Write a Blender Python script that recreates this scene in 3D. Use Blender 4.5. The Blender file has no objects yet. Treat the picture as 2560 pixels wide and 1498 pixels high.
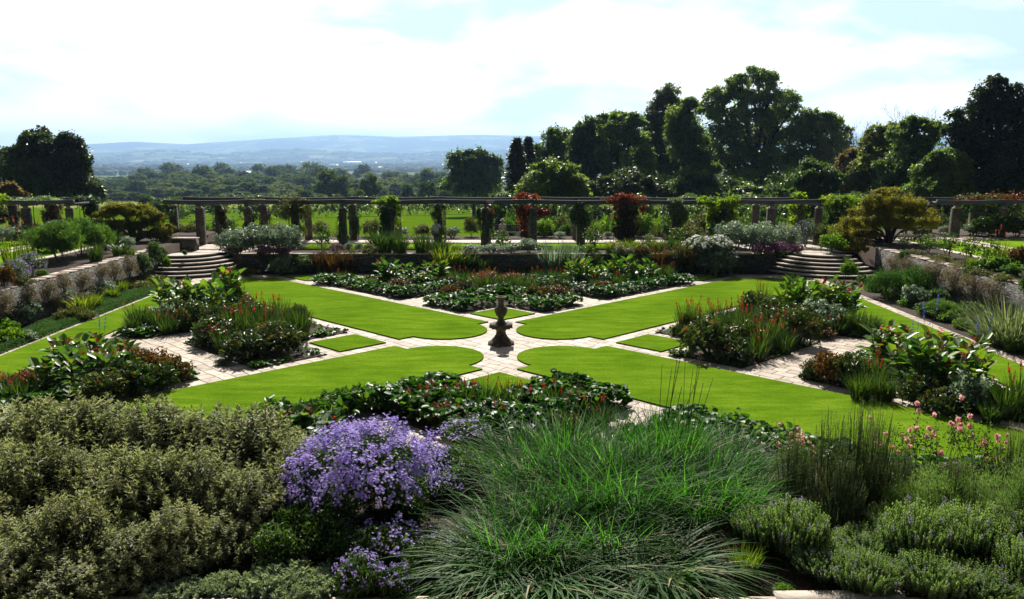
import bpy, math, random
import numpy as np
from math import radians as R, sin, cos, pi, atan, tan, sqrt
from mathutils import Vector, noise as mnoise

sc = bpy.context.scene
col = sc.collection
# ------------------------------------------------------------------ camera
F, CX, CY = 2080.0, 1276.0, 749.0            # focal length and principal point in photo pixels
PITCH = atan(365 / F)
CAM_Z = 7.0
cam = bpy.data.cameras.new('camera'); cam_o = bpy.data.objects.new('camera', cam); col.objects.link(cam_o)
cam.sensor_width = 36; cam.lens = F / 2560 * 36; cam.shift_x = 4 / 2560
cam.clip_start = 0.1; cam.clip_end = 60000
cam_o.location = (0, 0, CAM_Z); cam_o.rotation_euler = (pi / 2 - PITCH, 0, 0)
sc.camera = cam_o
# ------------------------------------------------------------------ world + sun
SUN_EL, SUN_AZ = R(43), R(3)      # azimuth measured from +Y towards -X
SUN_DIR = Vector((-sin(SUN_AZ) * cos(SUN_EL), cos(SUN_AZ) * cos(SUN_EL), sin(SUN_EL)))
w = bpy.data.worlds.new("World"); sc.world = w; w.use_nodes = True
nt = w.node_tree; nt.nodes.clear()
def N(nt, t, **k):
    n = nt.nodes.new(t)
    for a, b in k.items():
        if a.startswith('i_'):
            key = a[2:]
            key = int(key) if key.isdigit() else key.replace('_', ' ')
            n.inputs[key].default_value = b
        else: setattr(n, a, b)
    return n
def Lk(nt, a, b): nt.links.new(a, b)
sky = N(nt, 'ShaderNodeTexSky', sky_type='NISHITA', sun_disc=False)
sky.sun_elevation = SUN_EL; sky.sun_rotation = -SUN_AZ; sky.air_density = 1.0; sky.dust_density = 1.0; sky.altitude = 100
tc = N(nt, 'ShaderNodeTexCoord')
mp = N(nt, 'ShaderNodeMapping'); mp.inputs['Scale'].default_value = (2.0, 1.6, 6.5); mp.inputs['Location'].default_value = (0.4, 0.0, 0.3)
Lk(nt, tc.outputs['Generated'], mp.inputs['Vector'])
nz = N(nt, 'ShaderNodeTexNoise', i_Scale=1.9, i_Detail=7.0, i_Roughness=0.5)
nz.inputs['Distortion'].default_value = 0.25
Lk(nt, mp.outputs['Vector'], nz.inputs['Vector'])
rp = N(nt, 'ShaderNodeValToRGB'); rp.color_ramp.elements[0].position = 0.40; rp.color_ramp.elements[1].position = 0.52
Lk(nt, nz.outputs['Fac'], rp.inputs['Fac'])
dt = N(nt, 'ShaderNodeVectorMath', operation='DOT_PRODUCT'); dt.inputs[1].default_value = SUN_DIR
Lk(nt, tc.outputs['Generated'], dt.inputs[0])
mr = N(nt, 'ShaderNodeMapRange'); mr.inputs['From Min'].default_value = 0.1; mr.inputs['From Max'].default_value = 0.6
mr.inputs['To Min'].default_value = 0.8; mr.inputs['To Max'].default_value = 10.5
Lk(nt, dt.outputs['Value'], mr.inputs['Value'])
cc = N(nt, 'ShaderNodeVectorMath', operation='SCALE'); cc.inputs[0].default_value = (0.96, 0.98, 1.0)
spz = N(nt, 'ShaderNodeSeparateXYZ'); Lk(nt, tc.outputs['Generated'], spz.inputs[0])
mz = N(nt, 'ShaderNodeMapRange'); mz.inputs['From Min'].default_value = 0.2; mz.inputs['From Max'].default_value = 0.55
mz.inputs['To Min'].default_value = 1.0; mz.inputs['To Max'].default_value = 0.16
Lk(nt, spz.outputs['Z'], mz.inputs['Value'])
mm = N(nt, 'ShaderNodeMath', operation='MULTIPLY'); Lk(nt, mr.outputs['Result'], mm.inputs[0]); Lk(nt, mz.outputs['Result'], mm.inputs[1])
Lk(nt, mm.outputs[0], cc.inputs['Scale'])
thin = N(nt, 'ShaderNodeMix', data_type='RGBA'); thin.inputs['Factor'].default_value = 0.85   # thin veil over the blue
Lk(nt, sky.outputs['Color'], thin.inputs['A']); 
cb = N(nt, 'ShaderNodeVectorMath', operation='MULTIPLY'); cb.inputs[1].default_value = (0.52, 0.68, 0.79)
Lk(nt, cc.outputs['Vector'], cb.inputs[0]); Lk(nt, cb.outputs['Vector'], thin.inputs['B'])
mx = N(nt, 'ShaderNodeMix', data_type='RGBA')
Lk(nt, rp.outputs['Color'], mx.inputs['Factor']); Lk(nt, thin.outputs['Result'], mx.inputs['A']); Lk(nt, cc.outputs['Vector'], mx.inputs['B'])
bg = N(nt, 'ShaderNodeBackground', i_Strength=0.085)
Lk(nt, mx.outputs['Result'], bg.inputs['Color'])
wo = N(nt, 'ShaderNodeOutputWorld'); Lk(nt, bg.outputs['Background'], wo.inputs['Surface'])

sun = bpy.data.lights.new('sun', 'SUN'); sun.energy = 5.0; sun.angle = R(0.5); sun.color = (1.0, 0.95, 0.86)
sun_o = bpy.data.objects.new('sun', sun); col.objects.link(sun_o); sun_o.location = (0, 40, 60)
sun_o.rotation_euler = (-SUN_DIR).to_track_quat('-Z', 'Y').to_euler()
sc.view_settings.view_transform = 'Standard'; sc.view_settings.look = 'None'
sc.view_settings.exposure = 0.7; sc.view_settings.gamma = 1
sc.cycles.use_denoising = True
sc.cycles.max_bounces = 8; sc.cycles.diffuse_bounces = 4; sc.cycles.glossy_bounces = 2; sc.cycles.transmission_bounces = 4
sc.cycles.volume_bounces = 0; sc.cycles.transparent_max_bounces = 6
sc.cycles.sample_clamp_indirect = 4; sc.cycles.sample_clamp_direct = 12
sc.cycles.caustics_reflective = False; sc.cycles.caustics_refractive = False

# ------------------------------------------------------------------ projection helpers (photo pixel -> place in the world)
_c, _s = cos(PITCH), sin(PITCH)
def G(px, py, z=0.0):
    u, v = px - CX, py - CY
    d = F * _s + v * _c; f = F * _c - v * _s
    k = (CAM_Z - z) / d
    return u * k, f * k
def at(px, py, Y):
    u, v = px - CX, py - CY
    d = F * _s + v * _c; f = F * _c - v * _s
    k = Y / f
    return u * k, CAM_Z - d * k
def px_of(x, y, z):
    dz = CAM_Z - z
    dep = y * _c + dz * _s
    return CX + F * x / dep
def mpp(Y): return Y / F * 1.0

# ------------------------------------------------------------------ mesh building
class MB:
    def __init__(s): s.V = []; s.Q = []; s.n = 0; s.A = []; s.M = []
    def add(s, verts, faces, v=0.5, m=0):
        verts = np.asarray(verts, float).reshape(-1, 3)
        s.V.append(verts)
        a = np.empty(len(verts)); a[:] = v; s.A.append(a)
        if isinstance(faces, np.ndarray):
            s.Q.append(faces + s.n); s.M.append(np.full(len(faces), m))
        else:
            by = {}
            for f in faces: by.setdefault(len(f), []).append(f)
            for fs in by.values():
                fa = np.array(fs); s.Q.append(fa + s.n); s.M.append(np.full(len(fa), m))
        s.n += len(verts); return s
    def mesh(s, name, mats, smooth=False):
        me = bpy.data.meshes.new(name)
        V = np.concatenate(s.V); A = np.concatenate(s.A)
        me.vertices.add(len(V)); me.vertices.foreach_set('co', V.astype(np.float32).ravel())
        tot = sum(q.size for q in s.Q); nf = sum(len(q) for q in s.Q)
        me.loops.add(tot); me.loops.foreach_set('vertex_index', np.concatenate([q.ravel() for q in s.Q]).astype(np.int32))
        me.polygons.add(nf)
        lens = np.concatenate([np.full(len(q), q.shape[1]) for q in s.Q])
        st = np.concatenate([[0], np.cumsum(lens)[:-1]])
        me.polygons.foreach_set('loop_start', st.astype(np.int32))
        me.polygons.foreach_set('material_index', np.concatenate(s.M).astype(np.int32))
        if smooth: me.polygons.foreach_set('use_smooth', np.ones(nf, dtype=bool))
        me.update(calc_edges=True)
        at_ = me.attributes.new('v', 'FLOAT', 'POINT'); at_.data.foreach_set('value', A.astype(np.float32))
        for m in (mats if isinstance(mats, (list, tuple)) else [mats]): me.materials.append(m)
        return me
    # --- solids
    def box(s, x0, x1, y0, y1, z0, z1, v=0.5, m=0, rz=0.0, c=None):
        p = np.array([(x, y, z) for z in (z0, z1) for y in (y0, y1) for x in (x0, x1)], float)
        if rz:
            cx, cy = c if c else ((x0 + x1) / 2, (y0 + y1) / 2)
            q = p - (cx, cy, 0); p[:, 0] = cx + q[:, 0] * cos(rz) - q[:, 1] * sin(rz); p[:, 1] = cy + q[:, 0] * sin(rz) + q[:, 1] * cos(rz)
        return s.add(p, [(0, 2, 3, 1), (4, 5, 7, 6), (0, 1, 5, 4), (2, 6, 7, 3), (0, 4, 6, 2), (1, 3, 7, 5)], v, m)
    def prism(s, poly, z0, z1, m_top=0, m_side=0, v=0.5):
        n = len(poly)
        a = sum(poly[i][0] * poly[(i + 1) % n][1] - poly[(i + 1) % n][0] * poly[i][1] for i in range(n))
        if a < 0: poly = poly[::-1]
        b = [(x, y, z0) for x, y in poly]; t = [(x, y, z1) for x, y in poly]
        s.add(t, [tuple(range(n))], v, m_top)
        s.add(b + t, [(i, (i + 1) % n, n + (i + 1) % n, n + i) for i in range(n)], v, m_side)
        return s
    def lathe(s, prof, c=(0, 0, 0), seg=24, v=0.5, m=0, rot=0.0, sq=None):
        n = len(prof); V = []
        for r, z in prof:
            for k in range(seg):
                a = rot + 2 * pi * k / seg
                V.append((c[0] + r * cos(a), c[1] + r * sin(a), c[2] + z))
        Fc = [(i * seg + k, i * seg + (k + 1) % seg, (i + 1) * seg + (k + 1) % seg, (i + 1) * seg + k) for i in range(n - 1) for k in range(seg)]
        s.add(V, Fc, v, m)
        s.add([V[(n - 1) * seg + k] for k in range(seg)], [tuple(range(seg))], v, m)
        return s
    def tube(s, pts, rad, seg=5, v=0.5, m=0):
        pts = [Vector(p) for p in pts]; n = len(pts); V = []
        up = Vector((0.13, 0.31, 1)).normalized()
        for i, p in enumerate(pts):
            t = (pts[min(i + 1, n - 1)] - pts[max(i - 1, 0)])
            t = t.normalized() if t.length > 1e-9 else Vector((0, 0, 1))
            a = t.cross(up if abs(t.dot(up)) < 0.95 else Vector((1, 0, 0))).normalized(); b = t.cross(a)
            r = rad[i] if hasattr(rad, '__len__') else rad
            for k in range(seg):
                q = p + (a * cos(2 * pi * k / seg) + b * sin(2 * pi * k / seg)) * r
                V.append(q[:])
        Fc = [(i * seg + k, i * seg + (k + 1) % seg, (i + 1) * seg + (k + 1) % seg, (i + 1) * seg + k) for i in range(n - 1) for k in range(seg)]
        Fc.append(tuple(range((n - 1) * seg, n * seg)))
        return s.add(V, Fc, v, m)
    # --- foliage (vectorised)
    def kites(s, P, D, Nn, L, W, v, m=0, fold=0.15):
        n = len(P); L = np.broadcast_to(L, n)[:, None]; W = np.broadcast_to(W, n)[:, None]
        S = np.cross(D, Nn); S /= np.linalg.norm(S, axis=1, keepdims=True) + 1e-9
        mid = P + D * L * 0.45 + Nn * L * fold
        V = np.stack([P, mid + S * W / 2, P + D * L, mid - S * W / 2], 1).reshape(-1, 3)
        s.add(V, (np.arange(n)[:, None] * 4 + np.arange(4)[None]), np.repeat(np.broadcast_to(v, n), 4), m)
        return s
    def leaf6(s, P, D, Nn, L, W, v, m=0, fold=0.12, bend=0.15, broad=False):
        n = len(P); L = np.broadcast_to(L, n)[:, None]; W = np.broadcast_to(W, n)[:, None]
        S = np.cross(D, Nn); S /= np.linalg.norm(S, axis=1, keepdims=True) + 1e-9
        a, b = (0.22, 0.72) if broad else (0.3, 0.65)
        k1, k2 = (0.46, 0.5) if broad else (0.5, 0.36)
        up = Nn * W * fold * 2
        p1 = P + D * L * a; p2 = P + D * L * b - Nn * L * bend * 0.3; tip = P + D * L - Nn * L * bend
        V = np.stack([P, p1 + S * W * k1 + up, p2 + S * W * k2 + up, tip, p2 - S * W * k2 + up, p1 - S * W * k1 + up], 1).reshape(-1, 3)
        f = np.array([[0, 1, 2, 3], [0, 3, 4, 5]])
        s.add(V, (np.arange(n)[:, None, None] * 6 + f[None]).reshape(-1, 4), np.repeat(np.broadcast_to(v, n), 6), m)
        return s
    def blades(s, P, az, t0, t1, L, W, v, seg=5, m=0, twist=0.0):
        n = len(P); az = np.broadcast_to(az, n); L = np.broadcast_to(L, n); W = np.broadcast_to(W, n)
        t0 = np.broadcast_to(t0, n); t1 = np.broadcast_to(t1, n)
        p = np.array(P, float); out = []
        tw = az + pi / 2 + np.broadcast_to(twist, n)
        S = np.stack([np.cos(tw), np.sin(tw), np.zeros(n)], 1)
        for i in range(seg + 1):
            t = i / seg
            wd = (W * (0.75 + 0.5 * t) if t < 0.4 else W * 0.97 * (1 - ((t - 0.4) / 0.6) ** 1.6)) * 0.5 + 0.0005
            out.append(p + S * wd[:, None]); out.append(p - S * wd[:, None])
            th = t0 + (t1 - t0) * (t ** 1.3)
            p = p + (L / seg)[:, None] * np.stack([np.sin(th) * np.cos(az), np.sin(th) * np.sin(az), np.cos(th)], 1)
        V = np.stack(out, 1).reshape(-1, 3); k = 2 * (seg + 1)
        f = np.array([[2 * i, 2 * i + 1, 2 * i + 3, 2 * i + 2] for i in range(seg)])
        s.add(V, (np.arange(n)[:, None, None] * k + f[None]).reshape(-1, 4), np.repeat(np.broadcast_to(v, n), k), m)
        return s
    def florets(s, C, Nn, r, npet, v, m=0, rng=None):
        n = len(C); r = np.broadcast_to(r, n)
        A = np.cross(Nn, np.array([0.3, 0.7, 0.2])); A /= np.linalg.norm(A, axis=1, keepdims=True) + 1e-9
        B = np.cross(Nn, A)
        for k in range(npet):
            a = 2 * pi * k / npet
            D = A * cos(a) + B * sin(a) + Nn * 0.35; D /= np.linalg.norm(D, axis=1, keepdims=True)
            s.kites(C, D, Nn, r, r * 0.75, v, m, fold=0.05)
        return s

def unit(rng, n):
    a = rng.normal(size=(n, 3)); return a / (np.linalg.norm(a, axis=1, keepdims=True) + 1e-9)
def nrm(a): return a / (np.linalg.norm(a, axis=1, keepdims=True) + 1e-9)

def cloud(mb, rng, blobs, n, L, W, six=False, up=0.35, sub=9, subr=0.36, m=0, zmin=None, inner=0.12, vshift=0.0, droop=0.0, jit=0.0):
    """leaves gathered in clumps over the surface of a set of ellipsoids"""
    B = np.array(blobs, float)
    area = (B[:, 3] * B[:, 4] + B[:, 3] * B[:, 5] + B[:, 4] * B[:, 5]); area /= area.sum()
    subs = []
    for b, a in zip(B, area):
        k = max(4, int(sub * len(B) * a + 0.5))
        d = unit(rng, k); d[:, 2] = np.where(d[:, 2] < -0.35, -d[:, 2], d[:, 2])
        rr = rng.uniform(0.55, 0.95, (k, 1))
        c = b[:3] + d * rr * b[3:6]
        sr = rng.uniform(subr * 0.7, subr * 1.25, k) * (b[3] * b[4] * b[5]) ** (1 / 3)
        tone = rng.uniform(-0.2, 0.2, k)
        subs += [(c[i], sr[i], tone[i], b) for i in range(k)]
    SR = np.array([x[1] for x in subs]); pr = SR ** 2 / (SR ** 2).sum()
    idx = rng.choice(len(subs), n, p=pr)
    SC = np.array([x[0] for x in subs])[idx]; ST = np.array([x[2] for x in subs])[idx]
    d = unit(rng, n)
    rad = rng.uniform(0.6, 1.08, n) * SR[idx]
    P = SC + d * rad[:, None] * np.array([1, 1, 0.72])
    if jit: P = P + rng.normal(0, 1, (n, 3)) * (jit * SR[idx])[:, None] * rng.choice([0.3, 1.0, 2.6], (n, 1), p=[0.45, 0.4, 0.15])
    ni = int(n * inner)
    if ni:
        bi = rng.choice(len(B), ni, p=area)
        P[:ni] = B[bi, :3] + unit(rng, ni) * rng.uniform(0, 0.7, (ni, 1)) * B[bi, 3:6]
    Nn = nrm(d * 0.55 + rng.normal(size=(n, 3)) * 0.5 + np.array([0, 0, up]))
    D = nrm(np.cross(Nn, unit(rng, n)) + np.array([0, 0, -droop]))
    Ls = L * rng.uniform(0.7, 1.3, n); Ls[:ni] *= 1.8
    v = np.clip(0.5 + ST + rng.normal(0, 0.13, n) + vshift, 0, 1)
    if zmin is not None:
        ok = P[:, 2] > zmin; P, D, Nn, Ls, v = P[ok], D[ok], Nn[ok], Ls[ok], v[ok]
    if six: mb.leaf6(P, D, Nn, Ls, Ls * W / L, v, m)
    else: mb.kites(P, D, Nn, Ls, Ls * W / L, v, m)
    return mb

def wav(P, rng, scale, K=14):
    k = rng.normal(size=(K, 3)); k /= np.linalg.norm(k, axis=1, keepdims=True); k *= (2 * pi / scale) * rng.uniform(0.6, 1.5, (K, 1))
    return np.sin(P @ k.T + rng.uniform(0, 6.28, K)).sum(1) / sqrt(K / 2)
def cloud2(mb, rng, blobs, n, L, W, clump, six=False, up=0.4, m=0, zmin=None, inner=0.22, droop=0.0, kids=6, keep=0.38, kidr=0.42):
    B = [tuple(b) for b in blobs]
    for b in list(B):
        for i in range(kids):
            d = unit(rng, 1)[0]; d[2] = abs(d[2]) * 1.0 - 0.25; f = rng.uniform(kidr * 0.6, kidr * 1.2)
            B.append((b[0] + d[0] * b[3] * 0.92, b[1] + d[1] * b[4] * 0.92, b[2] + d[2] * b[5] * 0.92, b[3] * f, b[4] * f, b[5] * f * 0.8))
    B = np.array(B, float)
    area = (B[:, 3] * B[:, 4] + B[:, 3] * B[:, 5] + B[:, 4] * B[:, 5]); area /= area.sum()
    N_ = int(n / keep); bi = rng.choice(len(B), N_, p=area)
    d = unit(rng, N_); rr = rng.beta(3.4, 1.1, N_)
    P = B[bi, :3] + d * rr[:, None] * B[bi, 3:6]
    P = P + d * ((np.minimum(rng.exponential(0.10, N_), 0.26) * (rng.uniform(size=N_) < 0.3))[:, None] * B[bi, 3:6].mean(1)[:, None])
    P = P + d * (wav(P, rng, clump * 2.2) * 0.16 * B[bi, 3:6].mean(1))[:, None]
    val = 0.7 * wav(P, rng, clump * 1.6) + 0.5 * wav(P, rng, clump * 0.6) + rng.normal(0, 0.25, N_)
    ok = val > np.quantile(val, 1 - keep); P, d, val = P[ok], d[ok], val[ok]; n1 = len(P)
    ni = int(n * inner); bj = rng.choice(len(B), ni, p=area)
    P = np.concatenate([P, B[bj, :3] + unit(rng, ni) * rng.uniform(0, 0.75, (ni, 1)) * B[bj, 3:6]]); d = np.concatenate([d, unit(rng, ni)])
    n = len(P)
    Nn = nrm(d * 0.5 + rng.normal(size=(n, 3)) * 0.55 + np.array([0, 0, up]))
    D = nrm(np.cross(Nn, unit(rng, n)) + np.array([0, 0, -droop]))
    Ls = L * rng.uniform(0.6, 1.35, n); Ls[n1:] *= 2.0
    v = np.clip(0.48 + 0.10 * wav(P, rng, clump * 3) + rng.normal(0, 0.15, n), 0, 1)
    if zmin is not None:
        ok = P[:, 2] > zmin; P, D, Nn, Ls, v = P[ok], D[ok], Nn[ok], Ls[ok], v[ok]
    (mb.leaf6 if six else mb.kites)(P, D, Nn, Ls, Ls * W / L, v, m)
    return mb

# ------------------------------------------------------------------ objects and tags
def tag(o, label=None, cat=None, group=None, kind=None):
    if label: o['label'] = label
    if cat: o['category'] = cat
    if group: o['group'] = group
    if kind: o['kind'] = kind
    return o
def link(name, me, parent=None, loc=None):
    o = bpy.data.objects.new(name, me); col.objects.link(o)
    if parent: o.parent = parent
    if loc is not None: o.location = loc
    return o
def empty(name, loc=(0, 0, 0), rz=0.0):
    o = bpy.data.objects.new(name, None); col.objects.link(o); o.location = loc; o.rotation_euler = (0, 0, rz)
    o.empty_display_size = 0.2; return o
def struct(name, mb, mats, smooth=False): return tag(link(name, mb.mesh(name, mats, smooth)), kind='structure')

# ------------------------------------------------------------------ materials
def newmat(name):
    m = bpy.data.materials.new(name); m.use_nodes = True; t = m.node_tree; t.nodes.clear()
    out = N(t, 'ShaderNodeOutputMaterial'); return m, t, out
def ramp(t, stops):
    r = N(t, 'ShaderNodeValToRGB'); e = r.color_ramp.elements
    e[0].position = stops[0][0]; e[0].color = (*stops[0][1], 1)
    e[1].position = stops[-1][0]; e[1].color = (*stops[-1][1], 1)
    for p, c in stops[1:-1]:
        x = e.new(p); x.color = (*c, 1)
    return r
def leafmat(name, a, b, c=None, rough=0.5, trans=0.35, spec=0.28, tcol=None):
    m, t, out = newmat(name)
    at_ = N(t, 'ShaderNodeAttribute', attribute_name='v')
    oi = N(t, 'ShaderNodeObjectInfo')
    ad = N(t, 'ShaderNodeMath', operation='MULTIPLY_ADD'); ad.inputs[1].default_value = 0.24; ad.inputs[2].default_value = -0.12
    Lk(t, oi.outputs['Random'], ad.inputs[0])
    ad2 = N(t, 'ShaderNodeMath', operation='ADD'); Lk(t, ad.outputs[0], ad2.inputs[0]); Lk(t, at_.outputs['Fac'], ad2.inputs[1])
    st = [(0.12, a), (0.85, b)] if c is None else [(0.1, a), (0.55, b), (0.92, c)]
    r = ramp(t, st); Lk(t, ad2.outputs[0], r.inputs['Fac'])
    p = N(t, 'ShaderNodeBsdfPrincipled', i_Roughness=rough); p.inputs['Specular IOR Level'].default_value = spec
    Lk(t, r.outputs['Color'], p.inputs['Base Color'])
    tr = N(t, 'ShaderNodeBsdfTranslucent')
    mc = N(t, 'ShaderNodeMix', data_type='RGBA', blend_type='MULTIPLY'); mc.inputs['Factor'].default_value = 1
    mc.inputs['B'].default_value = (*(tcol or (1.9, 2.0, 0.8)), 1)
    Lk(t, r.outputs['Color'], mc.inputs['A']); Lk(t, mc.outputs['Result'], tr.inputs['Color'])
    ms = N(t, 'ShaderNodeMixShader'); ms.inputs['Fac'].default_value = trans
    Lk(t, p.outputs[0], ms.inputs[1]); Lk(t, tr.outputs[0], ms.inputs[2]); Lk(t, ms.outputs[0], out.inputs['Surface'])
    return m
def noisy(name, c0, c1, scale=3.0, rough=0.85, bump=0.0, bscale=None, detail=5, c2=None, spec=0.3, lo=0.3, hi=0.7, stretch=None):
    m, t, out = newmat(name)
    geo = N(t, 'ShaderNodeNewGeometry'); vec = geo.outputs['Position']
    if stretch:
        mp = N(t, 'ShaderNodeMapping'); mp.inputs['Scale'].default_value = stretch; Lk(t, vec, mp.inputs['Vector']); vec = mp.outputs['Vector']
    nz = N(t, 'ShaderNodeTexNoise', i_Scale=scale, i_Detail=float(detail), i_Roughness=0.6); Lk(t, vec, nz.inputs['Vector'])
    st = [(lo, c0), (hi, c1)] if c2 is None else [(lo, c0), ((lo + hi) / 2, c1), (hi, c2)]
    r = ramp(t, st); Lk(t, nz.outputs['Fac'], r.inputs['Fac'])
    p = N(t, 'ShaderNodeBsdfPrincipled', i_Roughness=rough); p.inputs['Specular IOR Level'].default_value = spec
    Lk(t, r.outputs['Color'], p.inputs['Base Color'])
    if bump:
        n2 = N(t, 'ShaderNodeTexNoise', i_Scale=bscale or scale * 4, i_Detail=6.0); Lk(t, vec, n2.inputs['Vector'])
        bp = N(t, 'ShaderNodeBump', i_Strength=bump, i_Distance=0.05); Lk(t, n2.outputs['Fac'], bp.inputs['Height']); Lk(t, bp.outputs['Normal'], p.inputs['Normal'])
    Lk(t, p.outputs[0], out.inputs['Surface'])
    return m
def rubble(name, cols, scale=(3.2, 3.2, 9.0), joint=(0.03, 0.028, 0.025), bump=0.6):
    """coursed rubble stone: squashed voronoi cells with dark joints"""
    m, t, out = newmat(name)
    geo = N(t, 'ShaderNodeNewGeometry')
    mp = N(t, 'ShaderNodeMapping'); mp.inputs['Scale'].default_value = scale; Lk(t, geo.outputs['Position'], mp.inputs['Vector'])
    v1 = N(t, 'ShaderNodeTexVoronoi', feature='F1'); v1.inputs['Scale'].default_value = 1; Lk(t, mp.outputs['Vector'], v1.inputs['Vector'])
    v2 = N(t, 'ShaderNodeTexVoronoi', feature='DISTANCE_TO_EDGE'); v2.inputs['Scale'].default_value = 1; Lk(t, mp.outputs['Vector'], v2.inputs['Vector'])
    sx = N(t, 'ShaderNodeSeparateColor'); Lk(t, v1.outputs['Color'], sx.inputs['Color'])
    r = ramp(t, [(0.0, cols[0]), (0.5, cols[1]), (1.0, cols[2])]); Lk(t, sx.outputs[0], r.inputs['Fac'])
    e = N(t, 'ShaderNodeMapRange'); e.inputs['From Min'].default_value = 0.02; e.inputs['From Max'].default_value = 0.12; Lk(t, v2.outputs['Distance'], e.inputs['Value'])
    mix = N(t, 'ShaderNodeMix', data_type='RGBA'); mix.inputs['A'].default_value = (*joint, 1); Lk(t, e.outputs['Result'], mix.inputs['Factor']); Lk(t, r.outputs['Color'], mix.inputs['B'])
    nz = N(t, 'ShaderNodeTexNoise', i_Scale=2.2, i_Detail=6.0); Lk(t, geo.outputs['Position'], nz.inputs['Vector'])
    rr = ramp(t, [(0.3, (0.55, 0.6, 0.5)), (0.7, (1.1, 1.05, 1.0))]); Lk(t, nz.outputs['Fac'], rr.inputs['Fac'])
    mu = N(t, 'ShaderNodeMix', data_type='RGBA', blend_type='MULTIPLY'); mu.inputs['Factor'].default_value = 1
    Lk(t, mix.outputs['Result'], mu.inputs['A']); Lk(t, rr.outputs['Color'], mu.inputs['B'])
    p = N(t, 'ShaderNodeBsdfPrincipled', i_Roughness=0.85); Lk(t, mu.outputs['Result'], p.inputs['Base Color'])
    bp = N(t, 'ShaderNodeBump', i_Strength=bump, i_Distance=0.04); Lk(t, e.outputs['Result'], bp.inputs['Height']); Lk(t, bp.outputs['Normal'], p.inputs['Normal'])
    Lk(t, p.outputs[0], out.inputs['Surface']); return m
def flags(name, rot=pi / 4, c0=(0.36, 0.30, 0.25), c1=(0.56, 0.495, 0.43), bw=0.78, rh=0.46, off=(0, 0), warp=0.16):
    """worn stone flags of uneven size with mossy joints"""
    m, t, out = newmat(name)
    geo = N(t, 'ShaderNodeNewGeometry')
    nz = N(t, 'ShaderNodeTexNoise', i_Scale=0.9, i_Detail=2.0); Lk(t, geo.outputs['Position'], nz.inputs['Vector'])
    sb = N(t, 'ShaderNodeVectorMath', operation='SUBTRACT'); sb.inputs[1].default_value = (0.5, 0.5, 0.5); Lk(t, nz.outputs['Color'], sb.inputs[0])
    scl = N(t, 'ShaderNodeVectorMath', operation='SCALE'); scl.inputs['Scale'].default_value = warp * 2.2; Lk(t, sb.outputs[0], scl.inputs[0])
    ad = N(t, 'ShaderNodeVectorMath', operation='ADD'); Lk(t, geo.outputs['Position'], ad.inputs[0]); Lk(t, scl.outputs[0], ad.inputs[1])
    mp = N(t, 'ShaderNodeMapping'); mp.inputs['Rotation'].default_value = (0, 0, rot); mp.inputs['Location'].default_value = (*off, 0); Lk(t, ad.outputs[0], mp.inputs['Vector'])
    br = N(t, 'ShaderNodeTexBrick'); br.offset = 0.37; br.offset_frequency = 2; br.squash = 0.7; br.squash_frequency = 3
    br.inputs['Color1'].default_value = (*c0, 1); br.inputs['Color2'].default_value = (*c1, 1); br.inputs['Mortar'].default_value = (0.06, 0.055, 0.03, 1)
    br.inputs['Scale'].default_value = 1; br.inputs['Mortar Size'].default_value = 0.024; br.inputs['Mortar Smooth'].default_value = 0.3
    br.inputs['Brick Width'].default_value = bw; br.inputs['Row Height'].default_value = rh
    Lk(t, mp.outputs['Vector'], br.inputs['Vector'])
    n2 = N(t, 'ShaderNodeTexNoise', i_Scale=2.6, i_Detail=8.0, i_Roughness=0.65); Lk(t, geo.outputs['Position'], n2.inputs['Vector'])
    r = ramp(t, [(0.3, (0.55, 0.5, 0.4)), (0.46, (0.95, 0.9, 0.84)), (0.7, (1.2, 1.17, 1.15))]); Lk(t, n2.outputs['Fac'], r.inputs['Fac'])
    mu = N(t, 'ShaderNodeMix', data_type='RGBA', blend_type='MULTIPLY'); mu.inputs['Factor'].default_value = 1
    Lk(t, br.outputs['Color'], mu.inputs['A']); Lk(t, r.outputs['Color'], mu.inputs['B'])
    p = N(t, 'ShaderNodeBsdfPrincipled', i_Roughness=0.7); p.inputs['Specular IOR Level'].default_value = 0.35
    n4 = N(t, 'ShaderNodeTexNoise', i_Scale=1.1, i_Detail=9.0, i_Roughness=0.75); Lk(t, geo.outputs['Position'], n4.inputs['Vector'])
    r4 = ramp(t, [(0.60, (0, 0, 0)), (0.70, (0.7, 0.7, 0.7))]); Lk(t, n4.outputs['Fac'], r4.inputs['Fac'])
    ms_ = N(t, 'ShaderNodeMix', data_type='RGBA'); ms_.inputs['B'].default_value = (0.11, 0.12, 0.05, 1); Lk(t, r4.outputs['Color'], ms_.inputs['Factor']); Lk(t, mu.outputs['Result'], ms_.inputs['A'])
    Lk(t, ms_.outputs['Result'], p.inputs['Base Color'])
    inv = N(t, 'ShaderNodeMath', operation='SUBTRACT'); inv.inputs[0].default_value = 1; Lk(t, br.outputs['Fac'], inv.inputs[1])
    bp = N(t, 'ShaderNodeBump', i_Strength=0.5, i_Distance=0.02); Lk(t, inv.outputs[0], bp.inputs['Height']); Lk(t, bp.outputs['Normal'], p.inputs['Normal'])
    Lk(t, p.outputs[0], out.inputs['Surface']); return m
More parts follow.
